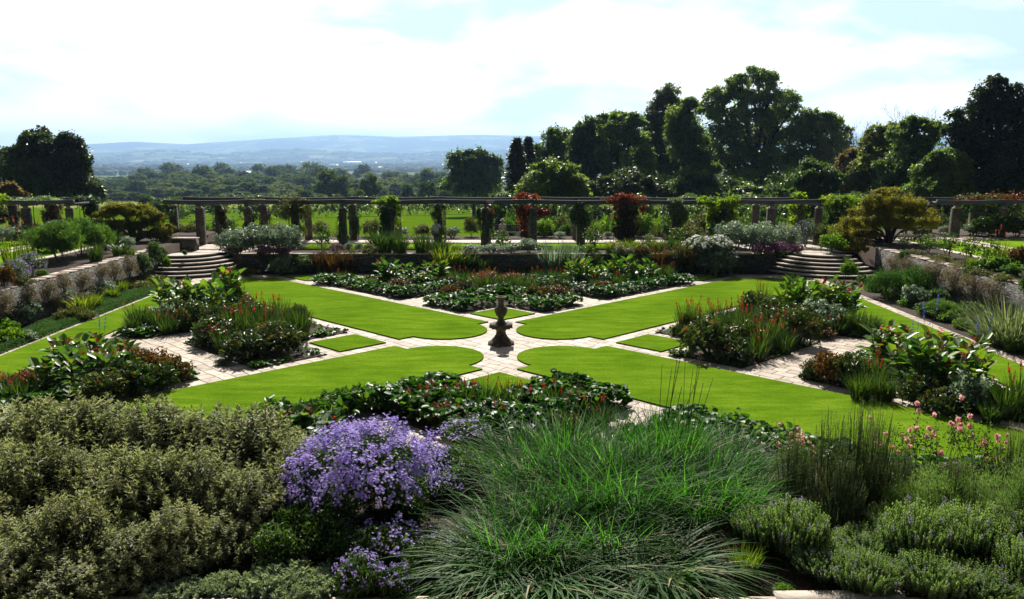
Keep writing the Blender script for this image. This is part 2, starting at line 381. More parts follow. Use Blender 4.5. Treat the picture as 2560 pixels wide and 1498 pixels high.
def grassmat(name, a, b, c, trans=0.3, scale=1.3, stretch=(0.5, 1.8, 1)):
    m, t, out = newmat(name)
    geo = N(t, 'ShaderNodeNewGeometry')
    mp = N(t, 'ShaderNodeMapping'); mp.inputs['Scale'].default_value = stretch; Lk(t, geo.outputs['Position'], mp.inputs['Vector'])
    n1 = N(t, 'ShaderNodeTexNoise', i_Scale=scale, i_Detail=9.0, i_Roughness=0.68); Lk(t, mp.outputs['Vector'], n1.inputs['Vector'])
    nb = N(t, 'ShaderNodeTexNoise', i_Scale=0.35, i_Detail=3.0); Lk(t, geo.outputs['Position'], nb.inputs['Vector'])
    nm = N(t, 'ShaderNodeMix', data_type='FLOAT'); nm.inputs['Factor'].default_value = 0.35; Lk(t, n1.outputs['Fac'], nm.inputs['A']); Lk(t, nb.outputs['Fac'], nm.inputs['B'])
    r = ramp(t, [(0.38, a), (0.5, b), (0.63, c)]); Lk(t, nm.outputs['Result'], r.inputs['Fac'])
    n3 = N(t, 'ShaderNodeTexNoise', i_Scale=28.0, i_Detail=3.0); Lk(t, mp.outputs['Vector'], n3.inputs['Vector'])
    r3 = ramp(t, [(0.25, (0.6, 0.64, 0.55)), (0.65, (1.22, 1.2, 1.2))]); Lk(t, n3.outputs['Fac'], r3.inputs['Fac'])
    mu = N(t, 'ShaderNodeMix', data_type='RGBA', blend_type='MULTIPLY'); mu.inputs['Factor'].default_value = 1
    Lk(t, r.outputs['Color'], mu.inputs['A']); Lk(t, r3.outputs['Color'], mu.inputs['B'])
    p = N(t, 'ShaderNodeBsdfPrincipled', i_Roughness=0.8); p.inputs['Specular IOR Level'].default_value = 0.0
    p.inputs['Sheen Weight'].default_value = 0.0
    Lk(t, mu.outputs['Result'], p.inputs['Base Color'])
    bp = N(t, 'ShaderNodeBump', i_Strength=0.8, i_Distance=0.02); Lk(t, n3.outputs['Fac'], bp.inputs['Height']); Lk(t, bp.outputs['Normal'], p.inputs['Normal'])
    Lk(t, p.outputs[0], out.inputs['Surface']); return m

M = {}
M['lawn'] = grassmat('lawn_grass', (0.070, 0.142, 0.006), (0.102, 0.19, 0.009), (0.152, 0.248, 0.016))
M['meadow'] = grassmat('meadow_grass', (0.10, 0.20, 0.012), (0.135, 0.27, 0.016), (0.17, 0.31, 0.022), scale=0.12, stretch=(0.5, 1, 1))
M['soil'] = noisy('garden_soil', (0.014, 0.009, 0.006), (0.06, 0.04, 0.028), 14, 0.95, 1.0, 30, c2=(0.11, 0.08, 0.06), hi=0.8)
M['turf_edge'] = noisy('turf_edge', (0.012, 0.016, 0.005), (0.03, 0.035, 0.012), 20, 0.95)
M['flags'] = flags('stone_flags')
M['flags_wide'] = flags('stone_flags_wide', rot=0.0, bw=0.9, rh=0.55)
M['coping'] = flags('coping_stone', rot=0.0, bw=0.9, rh=3.0, c0=(0.34, 0.27, 0.24), c1=(0.46, 0.38, 0.34), warp=0.1)
M['tread'] = noisy('tread_stone', (0.36, 0.31, 0.26), (0.55, 0.49, 0.42), 2.5, 0.7, 0.3, 12)
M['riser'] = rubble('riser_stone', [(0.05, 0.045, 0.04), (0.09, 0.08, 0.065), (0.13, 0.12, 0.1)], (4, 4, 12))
M['wall'] = rubble('rubble_wall', [(0.06, 0.06, 0.065), (0.12, 0.115, 0.115), (0.19, 0.175, 0.16)], (3.4, 3.4, 10))
M['pillar'] = rubble('pillar_stone', [(0.095, 0.083, 0.078), (0.13, 0.113, 0.104), (0.175, 0.155, 0.14)], (3.0, 3.0, 7), joint=(0.05, 0.045, 0.042), bump=0.2)
M['capstone'] = noisy('cap_stone', (0.22, 0.2, 0.17), (0.42, 0.38, 0.33), 5, 0.8, 0.3)
M['timber'] = noisy('weathered_oak', (0.075, 0.08, 0.092), (0.15, 0.155, 0.17), 3, 0.75, 0.5, 14, stretch=(0.4, 4, 6))
M['timber_new'] = noisy('pale_oak_joint', (0.42, 0.36, 0.28), (0.6, 0.52, 0.42), 5, 0.7, 0.3)
M['urn'] = noisy('weathered_urn_stone', (0.035, 0.03, 0.024), (0.10, 0.08, 0.055), 7, 0.85, 0.7, 25, c2=(0.26, 0.23, 0.15), hi=0.78)
M['bark'] = noisy('tree_bark', (0.02, 0.017, 0.013), (0.07, 0.06, 0.048), 6, 0.9, 0.8, stretch=(1, 1, 0.3))
M['stem'] = noisy('plant_stem', (0.03, 0.04, 0.012), (0.09, 0.09, 0.03), 10, 0.7)
M['drystem'] = noisy('dry_stem', (0.12, 0.08, 0.04), (0.25, 0.17, 0.09), 10, 0.8)
M['water'] = noisy('rill_water', (0.01, 0.012, 0.012), (0.02, 0.024, 0.022), 2, 0.08, 0.1, 5, spec=0.5)
# foliage
LM = lambda *a, **k: leafmat(*a, **k)
M['oak_dark'] = LM('oak_leaves_dark', (0.012, 0.024, 0.010), (0.032, 0.054, 0.018), (0.08, 0.115, 0.036), trans=0.35, rough=0.38)
M['tree_dark'] = LM('tree_leaves_dark', (0.028, 0.055, 0.02), (0.08, 0.13, 0.042), (0.18, 0.25, 0.085), trans=0.46, rough=0.4, spec=0.4)
M['tree_mid'] = LM('tree_leaves_green', (0.045, 0.085, 0.022), (0.125, 0.19, 0.052), (0.26, 0.34, 0.115), trans=0.5, rough=0.4, spec=0.4)
M['tree_olive'] = LM('tree_leaves_olive', (0.055, 0.07, 0.02), (0.13, 0.155, 0.05), (0.24, 0.26, 0.09), trans=0.5, rough=0.4)
M['tree_light'] = LM('tree_leaves_light', (0.06, 0.10, 0.03), (0.15, 0.21, 0.065), (0.29, 0.35, 0.13), trans=0.5, rough=0.38, spec=0.5)
M['tree_grey'] = LM('tree_leaves_grey', (0.05, 0.07, 0.05), (0.13, 0.16, 0.11), (0.28, 0.32, 0.23), trans=0.42, rough=0.38)
M['tree_rust'] = LM('tree_leaves_rust', (0.08, 0.065, 0.03), (0.19, 0.15, 0.065), (0.32, 0.26, 0.12), trans=0.45, tcol=(1.5, 1.4, 0.8))
M['far_tree'] = LM('valley_leaves', (0.022, 0.045, 0.012), (0.048, 0.085, 0.022), (0.095, 0.14, 0.036), trans=0.35, spec=0.08, rough=0.7)
M['far_olive'] = LM('valley_leaves_olive', (0.055, 0.08, 0.02), (0.10, 0.135, 0.034), (0.14, 0.17, 0.05), trans=0.35, spec=0.08, rough=0.7)
M['acer'] = LM('maple_leaves', (0.07, 0.085, 0.010), (0.17, 0.165, 0.018), (0.30, 0.235, 0.03), trans=0.5, tcol=(1.4, 1.5, 0.5))
M['berg'] = LM('bergenia_leaves', (0.012, 0.045, 0.006), (0.03, 0.095, 0.010), (0.075, 0.17, 0.014), rough=0.46, trans=0.36, spec=0.36)
M['canna'] = LM('canna_leaves', (0.016, 0.06, 0.008), (0.05, 0.12, 0.014), (0.13, 0.2, 0.02), rough=0.42, trans=0.42, spec=0.45)
M['peony'] = LM('glossy_bush_leaves', (0.016, 0.035, 0.008), (0.04, 0.07, 0.014), (0.12, 0.10, 0.035), rough=0.4, trans=0.3, spec=0.5)
M['bronze'] = LM('bronze_leaves', (0.035, 0.035, 0.010), (0.10, 0.075, 0.015), (0.21, 0.085, 0.03), rough=0.45, trans=0.35, tcol=(1.6, 1.3, 0.6))
M['strap'] = LM('strap_leaves', (0.012, 0.032, 0.007), (0.032, 0.07, 0.012), (0.09, 0.13, 0.025), rough=0.4, trans=0.35)
M['strap_y'] = LM('yellow_strap_leaves', (0.04, 0.08, 0.01), (0.10, 0.16, 0.014), (0.24, 0.24, 0.02), rough=0.38, trans=0.45)
M['silver'] = LM('silver_leaves', (0.07, 0.105, 0.07), (0.17, 0.22, 0.16), (0.42, 0.47, 0.42), rough=0.38, trans=0.35, tcol=(1.2, 1.4, 0.9))
M['green'] = LM('shrub_leaves', (0.018, 0.045, 0.010), (0.045, 0.09, 0.018), (0.09, 0.15, 0.03), trans=0.4)
M['bright'] = LM('bright_shrub_leaves', (0.04, 0.10, 0.010), (0.09, 0.17, 0.015), (0.18, 0.26, 0.03), trans=0.48)
M['olive'] = LM('olive_shrub_leaves', (0.035, 0.045, 0.012), (0.08, 0.09, 0.03), (0.15, 0.15, 0.06), trans=0.4)
M['fern'] = LM('feathery_leaves', (0.03, 0.07, 0.018), (0.07, 0.135, 0.03), (0.13, 0.21, 0.045), trans=0.45)
M['tuft'] = LM('dry_tuft_leaves', (0.08, 0.07, 0.04), (0.17, 0.145, 0.09), (0.33, 0.28, 0.19), trans=0.4, tcol=(1.3, 1.2, 0.8))
M['carpet'] = LM('carpet_leaves', (0.022, 0.06, 0.014), (0.045, 0.11, 0.024), (0.085, 0.17, 0.04), trans=0.35, spec=0.05, rough=0.8)
M['phlomis'] = LM('felted_grey_leaves', (0.065, 0.08, 0.032), (0.15, 0.168, 0.08), (0.36, 0.375, 0.23), rough=0.5, trans=0.35, tcol=(1.35, 1.45, 0.75))
M['leymus'] = LM('blue_grass_blades', (0.012, 0.045, 0.008), (0.04, 0.115, 0.02), (0.14, 0.26, 0.09), rough=0.5, trans=0.52, spec=0.14, tcol=(1.4, 2.0, 0.5))
M['rosemary'] = LM('needle_leaves', (0.035, 0.062, 0.022), (0.075, 0.115, 0.045), (0.16, 0.21, 0.10), trans=0.4)
M['catmint'] = LM('catmint_leaves', (0.05, 0.095, 0.035), (0.115, 0.19, 0.07), (0.22, 0.32, 0.14), trans=0.42)
M['stachys'] = LM('woolly_leaves', (0.07, 0.11, 0.06), (0.16, 0.21, 0.14), (0.32, 0.38, 0.28), rough=0.6, trans=0.2)
M['vine_red'] = LM('red_vine_leaves', (0.07, 0.015, 0.012), (0.19, 0.04, 0.02), (0.28, 0.12, 0.03), trans=0.35, tcol=(1.4, 1.1, 0.7))
M['vine_yel'] = LM('yellow_vine_leaves', (0.06, 0.12, 0.01), (0.15, 0.24, 0.015), (0.32, 0.36, 0.03), trans=0.5)
def flower(name, a, b, trans=0.35): return leafmat(name, a, b, rough=0.6, trans=trans, spec=0.2, tcol=(1.2, 1.2, 1.2))
M['f_red'] = flower('red_petals', (0.42, 0.012, 0.01), (0.70, 0.07, 0.03))
M['f_purple'] = flower('violet_petals', (0.29, 0.20, 0.60), (0.60, 0.50, 0.88))
M['f_lilac'] = flower('lilac_petals', (0.22, 0.16, 0.36), (0.4, 0.32, 0.55))
M['f_pink'] = flower('pink_petals', (0.82, 0.36, 0.36), (0.92, 0.66, 0.6))
M['f_mag'] = flower('magenta_petals', (0.14, 0.02, 0.12), (0.30, 0.06, 0.26))
M['f_orange'] = flower('orange_petals', (0.55, 0.10, 0.02), (0.7, 0.2, 0.04))
M['vine_bronze'] = LM('bronze_vine_leaves', (0.014, 0.018, 0.006), (0.045, 0.042, 0.012), (0.15, 0.085, 0.02), trans=0.35)
M['f_white'] = flower('white_petals', (0.65, 0.65, 0.6), (0.85, 0.85, 0.8))
M['f_blue'] = flower('blue_petals', (0.05, 0.09, 0.5), (0.16, 0.22, 0.7))
M['f_yellow'] = flower('yellow_petals', (0.6, 0.4, 0.03), (0.75, 0.55, 0.08))
M['f_tan'] = flower('seed_head', (0.22, 0.17, 0.09), (0.4, 0.33, 0.2))

# ------------------------------------------------------------------ garden plan
C0 = (-0.35, 30.4)
def rot4(p, k):
    x, y = p
    for _ in range(k): x, y = -y, x
    return (C0[0] + x, C0[1] + y)
def arc(cx, cy, r, a0, a1, n):
    return [(cx + r * cos(a0 + (a1 - a0) * i / n), cy + r * sin(a0 + (a1 - a0) * i / n)) for i in range(n + 1)]
HO, HI, AW = 17.45, 15.45, 2.35      # lawn ring outer / inner, half width of the diagonal arms
q = sqrt(2)
# base sheets
struct('soil_border', MB().box(-20.6, 21.6, 12.5, 50.2, -0.3, -0.008), [M['soil']])
PO = 18.0
struct('stone_paving', MB().prism([(C0[0] - PO, C0[1] - PO), (C0[0] + PO, C0[1] - PO), (C0[0] + PO, C0[1] + PO), (C0[0] - PO, C0[1] + PO)], -0.1, 0.0), [M['flags']])
# lawn arm in the direction (+x,+y): frame d along the diagonal, p across
def arm(k):
    def dp(d, p): return ((d - p) / q, (d + p) / q)
    r = 1.65
    P = [dp(3.15, -AW), dp(21.0, -AW), dp(21.0, -1.55)]
    P += [dp(21.0 + 1.5 * cos(a), 1.55 * sin(a)) for a in np.linspace(-pi / 2, pi / 2, 18)][1:-1]
    P += [dp(21.0, 1.55), dp(21.0, AW), dp(3.15, AW), dp(3.15, r)]
    P += [dp(3.15 + r * cos(a), r * sin(a)) for a in np.linspace(pi / 2, 3 * pi / 2, 26)][1:-1]
    P += [dp(3.15, -r)]
    return [rot4(p, k) for p in P]
def clean(P):
    out = []
    for p in P:
        if p is not None and (not out or abs(p[0] - out[-1][0]) + abs(p[1] - out[-1][1]) > 1e-4): out.append(p)
    return out
for k in range(4):
    mb = MB().prism(clean(arm(k)), 0.004, 0.045, 0, 1)
    struct('lawn', mb, [M['lawn'], M['turf_edge']])
    stp = [(HI, -HI + 4.35), (HO, -HO + 4.35), (HO, HO - 4.35), (HI, HI - 4.35)]
    struct('lawn', MB().prism([rot4(p, k) for p in stp], 0.004, 0.045, 0, 1), [M['lawn'], M['turf_edge']])
    dm = [(4.3, 0), (5.74, -1.44), (7.18, 0), (5.74, 1.44)]
    struct('lawn', MB().prism([rot4(p, k) for p in dm], 0.004, 0.045, 0, 1), [M['lawn'], M['turf_edge']])
BED1 = [(6.1, -1.85), (8.0, -3.75), (11.9, 0), (8.0, 3.75), (6.1, 1.85), (7.9, 0)]
BED2 = [(9.5, -5.0), (13.7, -0.8), (14.9, -0.8), (14.9, -10.4)]
BED3 = [(x, -y) for x, y in BED2][::-1]
for k in range(4):
    for B in (BED1, BED2, BED3):
        struct('soil_bed', MB().prism([rot4(p, k) for p in B], 0.004, 0.03), [M['soil']])

# ------------------------------------------------------------------ terraces
XL, XR, YN, ZS, ZN = -20.3, 21.3, 49.5, 1.6, 1.1
def side_terrace(x0, x1):
    struct('side_terrace', MB().box(x0, x1, 13.3, 60.2, -1.5, ZS), [M['soil']])
side_terrace(-75, XL - 0.02); side_terrace(XR + 0.02, 75)
struct('north_terrace', MB().prism([(-16.6, YN + 0.03), (15.9, YN + 0.03), (15.9, 50.9), (XR, 50.9), (XR, 60.2), (XL, 60.2), (XL, 50.9), (-16.6, 50.9)], -1.5, ZN), [M['soil']])
struct('terrace_path', MB().box(XL, XR, 55.0, 57.3, ZN + 0.002, ZN + 0.012), [M['flags_wide']])
struct('terrace_lawn', MB().box(-13.2, 12.4, 51.3, 54.95, ZN + 0.002, ZN + 0.03), [M['lawn']])
struct('corner_paving', MB().prism([(XL, 50.0), (-16.2, 50.3), (-14.6, 54.9), (XL, 54.9)], ZN + 0.001, ZN + 0.008), [M['flags_wide']])
struct('corner_paving', MB().prism([(XR, 50.0), (XR, 54.9), (13.9, 54.9), (15.6, 50.3)], ZN + 0.001, ZN + 0.008), [M['flags_wide']])
# side terrace lawns, rills, paths
for sgn, xl in ((1, 28.35), (-1, -28.2)):
    struct('terrace_lawn', MB().box(xl - 3.5, xl - 0.62, 14, 52.6, ZS + 0.002, ZS + 0.03), [M['lawn']])
    struct('terrace_lawn', MB().box(xl + 0.62, xl + 3.6, 14, 52.6, ZS + 0.002, ZS + 0.03), [M['lawn']])
    struct('rill_edging', MB().box(xl - 0.6, xl - 0.16, 14, 53.2, ZS + 0.002, ZS + 0.06).box(xl + 0.16, xl + 0.6, 14, 53.2, ZS + 0.002, ZS + 0.06), [M['flags_wide']])
    struct('rill_water', MB().box(xl - 0.155, xl + 0.155, 14, 53.2, ZS - 0.1, ZS + 0.012), [M['water']])
    struct('stone_path', MB().box(xl - 3.95 if sgn > 0 else xl + 3.62, xl - 3.52 if sgn > 0 else xl + 4.05, 14, 53.2, ZS + 0.002, ZS + 0.04), [M['flags_wide']])
    struct('stone_path', MB().box(min(sgn * 21.9, sgn * 60), max(sgn * 21.9, sgn * 60), 53.3, 54.0, ZS + 0.002, ZS + 0.012), [M['flags_wide']])
    struct('stone_path', MB().box(xl + sgn * 4.9 - 1.0, xl + sgn * 4.9 + 1.0, 14, 53.2, ZS + 0.002, ZS + 0.02), [M['flags_wide']])
# front terrace (bed under the camera) and path
struct('front_bed', MB().box(-45, 45, 8.26, 12.32, -0.4, 2.2), [M['soil']])
struct('stone_path', MB().box(-45, 45, -12, 8.25, -0.4, 2.215), [M['flags_wide']])

def wall(x0, x1, y0, y1, z0, z1, cop, label, axis):
    o = empty('retaining_wall', ((x0 + x1) / 2, (y0 + y1) / 2, z0))
    c = ((x0 + x1) / 2, (y0 + y1) / 2, z0)
    rng = random.Random(int(abs(x0 * 10 + y0)))
    mb = MB().box(x0 - c[0], x1 - c[0], y0 - c[1], y1 - c[1], 0, z1 - z0 - 0.065)
    ob = link('stonework', mb.mesh('stonework', [M['wall']]), o)
    mc = MB()
    # coping in separate slabs, uneven
    a, b = (y0, y1) if axis == 'y' else (x0, x1)
    p = a
    while p < b - 0.05:
        L = min(rng.uniform(0.55, 1.15), b - p)
        j = rng.uniform(-0.02, 0.02); h = rng.uniform(-0.008, 0.008)
        if axis == 'y': mc.box(x0 - c[0] - cop + j, x1 - c[0] + cop + j, p - c[1] + 0.006, p + L - c[1] - 0.006, z1 - z0 - 0.065, z1 - z0 + h)
        else: mc.box(p - c[0] + 0.006, p + L - c[0] - 0.006, y0 - c[1] - cop + j, y1 - c[1] + cop + j, z1 - z0 - 0.065, z1 - z0 + h)
        p += L
    link('coping', mc.mesh('coping', [M['coping']]), o)
    tag(o, label, 'wall'); return o
wall(XL - 0.5, XL, 13.3, 48.3, -0.1, ZS + 0.04, 0.05, 'long stone retaining wall along the left border, hung with dry grey tufts', 'y')
wall(XR, XR + 0.5, 13.3, 48.3, -0.1, ZS + 0.04, 0.05, 'long stone retaining wall along the right border, topped with pinkish coping', 'y')
wall(-16.2, 15.5, YN - 0.4, YN, -0.1, ZN + 0.04, 0.05, 'dark stone retaining wall across the back of the sunken lawn', 'x')
wall(-45, 45, 12.34, 12.76, -0.1, 2.02, 0.0, 'stone retaining wall just beyond the foreground flower border', 'x')
# low wall block by the left steps
def low_wall(x0, x1, y0, y1, z0, z1, label):
    o = empty('low_wall', (x0, y0, z0))
    link('stonework', MB().box(0, x1 - x0, 0, y1 - y0, 0, z1 - z0 - 0.06).mesh('stonework', [M['pillar']]), o)
    link('coping', MB().box(-0.05, x1 - x0 + 0.05, -0.05, y1 - y0 + 0.05, z1 - z0 - 0.06, z1 - z0).mesh('coping', [M['coping']]), o)
    tag(o, label, 'wall')
low_wall(-20.8, -19.35, 50.9, 51.5, ZN, ZN + 0.78, 'short low stone wall with flat pale coping above the left steps')
low_wall(20.2, 21.9, 50.9, 51.5, ZN, ZN + 0.6, 'short low stone wall in shade above the right steps')

# curved corner steps
def steps(cx, cy, sgn, label):
    o = empty('stone_steps', (cx, cy, 0))
    for i in range(6):
        r = 4.0 - 0.40 * i; z = 0.182 * (i + 1)
        a0, a1 = (-pi / 2 - 0.55, 0.0) if sgn < 0 else (pi, 3 * pi / 2 + 0.55)
        def sector(rr): return [(0, 0)] + arc(0, 0, rr, a0, a1, 28)
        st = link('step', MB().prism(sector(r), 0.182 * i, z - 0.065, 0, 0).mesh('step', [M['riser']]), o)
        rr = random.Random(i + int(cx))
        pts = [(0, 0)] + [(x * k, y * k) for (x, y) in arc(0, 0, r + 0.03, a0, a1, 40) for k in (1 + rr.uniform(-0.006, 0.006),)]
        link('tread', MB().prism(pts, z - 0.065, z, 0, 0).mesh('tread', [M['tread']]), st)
    tag(o, label, 'steps')
steps(-19.7, 50.55, -1, 'curved flight of pale stone steps at the back left corner of the lawn')
steps(19.1, 50.55, 1, 'curved flight of pale stone steps at the back right corner of the lawn')

# ------------------------------------------------------------------ terrain, valley, hills
RIDGE = [(-900, 378), (0, 372), (150, 367), (220, 362), (350, 355), (480, 361), (620, 352), (850, 338), (1000, 343), (1180, 338), (1340, 341), (1800, 346), (2150, 344), (3400, 352)]
FOOT = [(-900, 392), (0, 394), (220, 386), (400, 375), (560, 386), (760, 374), (1000, 384), (1300, 372), (1700, 380), (3400, 385)]
def lerp_tab(T, x): return float(np.interp(x, [a for a, b in T], [b for a, b in T]))
BASEZ = [(-60, -1.6), (58, -1.6), (61, -1.3), (110, -3.2), (225, -8), (400, -16), (800, -30), (1500, -45), (3000, -62), (6000, -75), (10000, -80), (16000, -80)]
def smooth(a, b, x):
    t = min(1, max(0, (x - a) / (b - a))); return t * t * (3 - 2 * t)
def terrain_z(x, y):
    z = lerp_tab(BASEZ, y)
    if y > 90: z += mnoise.noise(Vector((x * 0.004, y * 0.004, 0))) * min(6, (y - 90) * 0.012)
    if y > 7000:
        px = CX + F * x / y
        hz = CAM_Z + (384 - lerp_tab(RIDGE, px)) / 2080 / 1.02 * 13800
        fz = CAM_Z + (384 - lerp_tab(FOOT, px)) / 2080 / 1.02 * 9800
        n = mnoise.fractal(Vector((x * 0.0006, y * 0.0006, 3)), 1.0, 2.0, 5)
        z1 = z + (hz - z) * smooth(10200, 13800, y) * (1 + 0.0 * n) + n * 28 * smooth(9500, 12000, y) * (1 - smooth(13000, 13800, y))
        z2 = z + (fz - z) * smooth(7400, 9800, y) * (1 - smooth(9900, 11600, y) * 0.9) + n * 14 * smooth(7400, 9000, y) * (1 - smooth(10500, 11500, y))
        z = max(z1, z2) if y < 13800 else z1
    return z
ys = np.concatenate([[-60, 0, 40, 58, 60.3], np.geomspace(62, 7000, 120), np.linspace(7100, 14400, 90), [15000]])
ts = np.linspace(-1, 1, 181)
V = []; 
for y in ys:
    wx = 150 + abs(y) * 0.92
    for t in ts:
        x = t * wx; V.append((x, y, terrain_z(x, y)))
nx = len(ts)
fa = np.array([(j * nx + i, j * nx + i + 1, (j + 1) * nx + i + 1, (j + 1) * nx + i) for j in range(len(ys) - 1) for i in range(nx - 1)])
def terrain_mat():
    m, t, out = newmat('countryside')
    geo = N(t, 'ShaderNodeNewGeometry')
    sp = N(t, 'ShaderNodeSeparateXYZ'); Lk(t, geo.outputs['Position'], sp.inputs[0])
    # near meadow
    n1 = N(t, 'ShaderNodeTexNoise', i_Scale=0.25, i_Detail=9.0, i_Roughness=0.7); Lk(t, geo.outputs['Position'], n1.inputs['Vector'])
    r1 = ramp(t, [(0.33, (0.055, 0.105, 0.002)), (0.5, (0.075, 0.14, 0.003)), (0.68, (0.105, 0.175, 0.005))]); Lk(t, n1.outputs['Fac'], r1.inputs['Fac'])
    # patchwork fields
    mp = N(t, 'ShaderNodeMapping'); mp.inputs['Scale'].default_value = (0.0042, 0.0026, 0.0); mp.inputs['Rotation'].default_value = (0, 0, 0.3); Lk(t, geo.outputs['Position'], mp.inputs['Vector'])
    v1 = N(t, 'ShaderNodeTexVoronoi', feature='F1'); v1.inputs['Scale'].default_value = 1.0; Lk(t, mp.outputs['Vector'], v1.inputs['Vector'])
    v2 = N(t, 'ShaderNodeTexVoronoi', feature='DISTANCE_TO_EDGE'); v2.inputs['Scale'].default_value = 1.0; Lk(t, mp.outputs['Vector'], v2.inputs['Vector'])
    sx = N(t, 'ShaderNodeSeparateColor'); Lk(t, v1.outputs['Color'], sx.inputs['Color'])
    r2 = ramp(t, [(0.0, (0.035, 0.06, 0.02)), (0.3, (0.07, 0.12, 0.03)), (0.5, (0.13, 0.22, 0.05)), (0.75, (0.17, 0.19, 0.08)), (0.9, (0.26, 0.23, 0.13)), (1.0, (0.05, 0.08, 0.03))]); Lk(t, sx.outputs[0], r2.inputs['Fac'])
    e = N(t, 'ShaderNodeMapRange'); e.inputs['From Min'].default_value = 0.02; e.inputs['From Max'].default_value = 0.05; Lk(t, v2.outputs['Distance'], e.inputs['Value'])
    mh = N(t, 'ShaderNodeMix', data_type='RGBA'); mh.inputs['A'].default_value = (0.02, 0.035, 0.015, 1); Lk(t, e.outputs['Result'], mh.inputs['Factor']); Lk(t, r2.outputs['Color'], mh.inputs['B'])
    # woods on the hills
    n2 = N(t, 'ShaderNodeTexNoise', i_Scale=0.0011, i_Detail=7.0, i_Roughness=0.6); Lk(t, geo.outputs['Position'], n2.inputs['Vector'])
    r3 = ramp(t, [(0.44, (0, 0, 0)), (0.52, (1, 1, 1))]); Lk(t, n2.outputs['Fac'], r3.inputs['Fac'])
    mw = N(t, 'ShaderNodeMix', data_type='RGBA'); mw.inputs['B'].default_value = (0.02, 0.035, 0.018, 1); Lk(t, r3.outputs['Color'], mw.inputs['Factor']); Lk(t, mh.outputs['Result'], mw.inputs['A'])
    far = N(t, 'ShaderNodeMapRange'); far.inputs['From Min'].default_value = 2500; far.inputs['From Max'].default_value = 4500; Lk(t, sp.outputs['Y'], far.inputs['Value'])
    mf = N(t, 'ShaderNodeMix', data_type='RGBA'); Lk(t, far.outputs['Result'], mf.inputs['Factor']); Lk(t, mh.outputs['Result'], mf.inputs['A']); Lk(t, mw.outputs['Result'], mf.inputs['B'])
    nr = N(t, 'ShaderNodeMapRange'); nr.inputs['From Min'].default_value = 240; nr.inputs['From Max'].default_value = 262; Lk(t, sp.outputs['Y'], nr.inputs['Value'])
    b1 = N(t, 'ShaderNodeMapRange'); b1.inputs['From Min'].default_value = 520; b1.inputs['From Max'].default_value = 430; Lk(t, sp.outputs['Y'], b1.inputs['Value'])
    mb_ = N(t, 'ShaderNodeMix', data_type='RGBA'); mb_.inputs['B'].default_value = (0.20, 0.23, 0.06, 1); Lk(t, b1.outputs['Result'], mb_.inputs['Factor']); Lk(t, mf.outputs['Result'], mb_.inputs['A']); mf = mb_
    ml = N(t, 'ShaderNodeMix', data_type='RGBA'); Lk(t, nr.outputs['Result'], ml.inputs['Factor']); Lk(t, r1.outputs['Color'], ml.inputs['A']); Lk(t, mf.outputs['Result'], ml.inputs['B'])
    p = N(t, 'ShaderNodeBsdfPrincipled', i_Roughness=0.9); p.inputs['Specular IOR Level'].default_value = 0.0
    Lk(t, ml.outputs['Result'], p.inputs['Base Color']); Lk(t, p.outputs[0], out.inputs['Surface']); return m
struct('countryside_terrain', MB().add(V, fa), [terrain_mat()], smooth=True)

# haze
hz = MB().box(-16500, 16500, -80, 15600, -100, 330)
m, t, out = newmat('valley_air')
pv = N(t, 'ShaderNodeVolumePrincipled'); pv.inputs['Density'].default_value = 0.92e-4
pv.inputs['Color'].default_value = (0.42, 0.65, 1.0, 1); pv.inputs['Anisotropy'].default_value = 0.45
Lk(t, pv.outputs[0], out.inputs['Volume'])
hazeo = link('haze', hz.mesh('haze', [m])); tag(hazeo, 'thin blue haze lying over the valley and far hills', 'haze', kind='stuff')

# ------------------------------------------------------------------ labelled placing
PENDING = {}
ORD = 'first second third fourth fifth sixth seventh eighth ninth tenth eleventh twelfth thirteenth fourteenth fifteenth sixteenth seventeenth eighteenth nineteenth'.split()
for tens, th in (('twenty', 'twentieth'), ('thirty', 'thirtieth'), ('forty', 'fortieth'), ('fifty', 'fiftieth'), ('sixty', 'sixtieth'), ('seventy', 'seventieth'), ('eighty', 'eightieth'), ('ninety', 'ninetieth')):
    ORD += [th] + [tens + '-' + u for u in ORD[:9]]
def pend(o, desc, where, cat):
    PENDING.setdefault((desc, where, cat), []).append(o)
def flush():
    for (desc, where, cat), L in PENDING.items():
        L.sort(key=lambda o: px_of(o.location[0], max(o.location[1], 1), o.location[2]))
        for i, o in enumerate(L):
            if len(L) == 1 or len(L) > 95: tag(o, f'{desc} {where}', cat, None if len(L) == 1 else f'{desc} {where}')
            else:
                od = 'rightmost' if i == len(L) - 1 else ('leftmost' if i == 0 else f'{ORD[i]} from left')
                tag(o, f'{desc} {where}, {od}', cat, f'{desc} {where}')
PROTO = {}
def proto(kind, name, cat, parts, w, h):
    """parts: list of (partname, mesh, subparts)"""
    PROTO.setdefault(kind, []).append((name, cat, parts, w, h))
RNG = np.random.default_rng(11); RND = random.Random(7)
def put(kind, x, y, z, w, h, desc, where, rz=None):
    name, cat, parts, w0, h0 = RND.choice(PROTO[kind])
    o = empty(name, (x, y, z), RND.uniform(0, 2 * pi) if rz is None else rz)
    o.scale = (w / w0, w / w0, h / h0)
    for pn, me in parts: link(pn, me, o)
    pend(o, desc, where, cat); return o
def pix(kind, px, py, wpx, hpx, z, desc, where, rz=None):
    """plant whose foot stands at photo pixel (px,py) on the ground of height z"""
    x, y = G(px, py, z); s = y / F
    return put(kind, x, y, z, wpx * s * 1.12, hpx * s * 1.14, desc, where, rz)

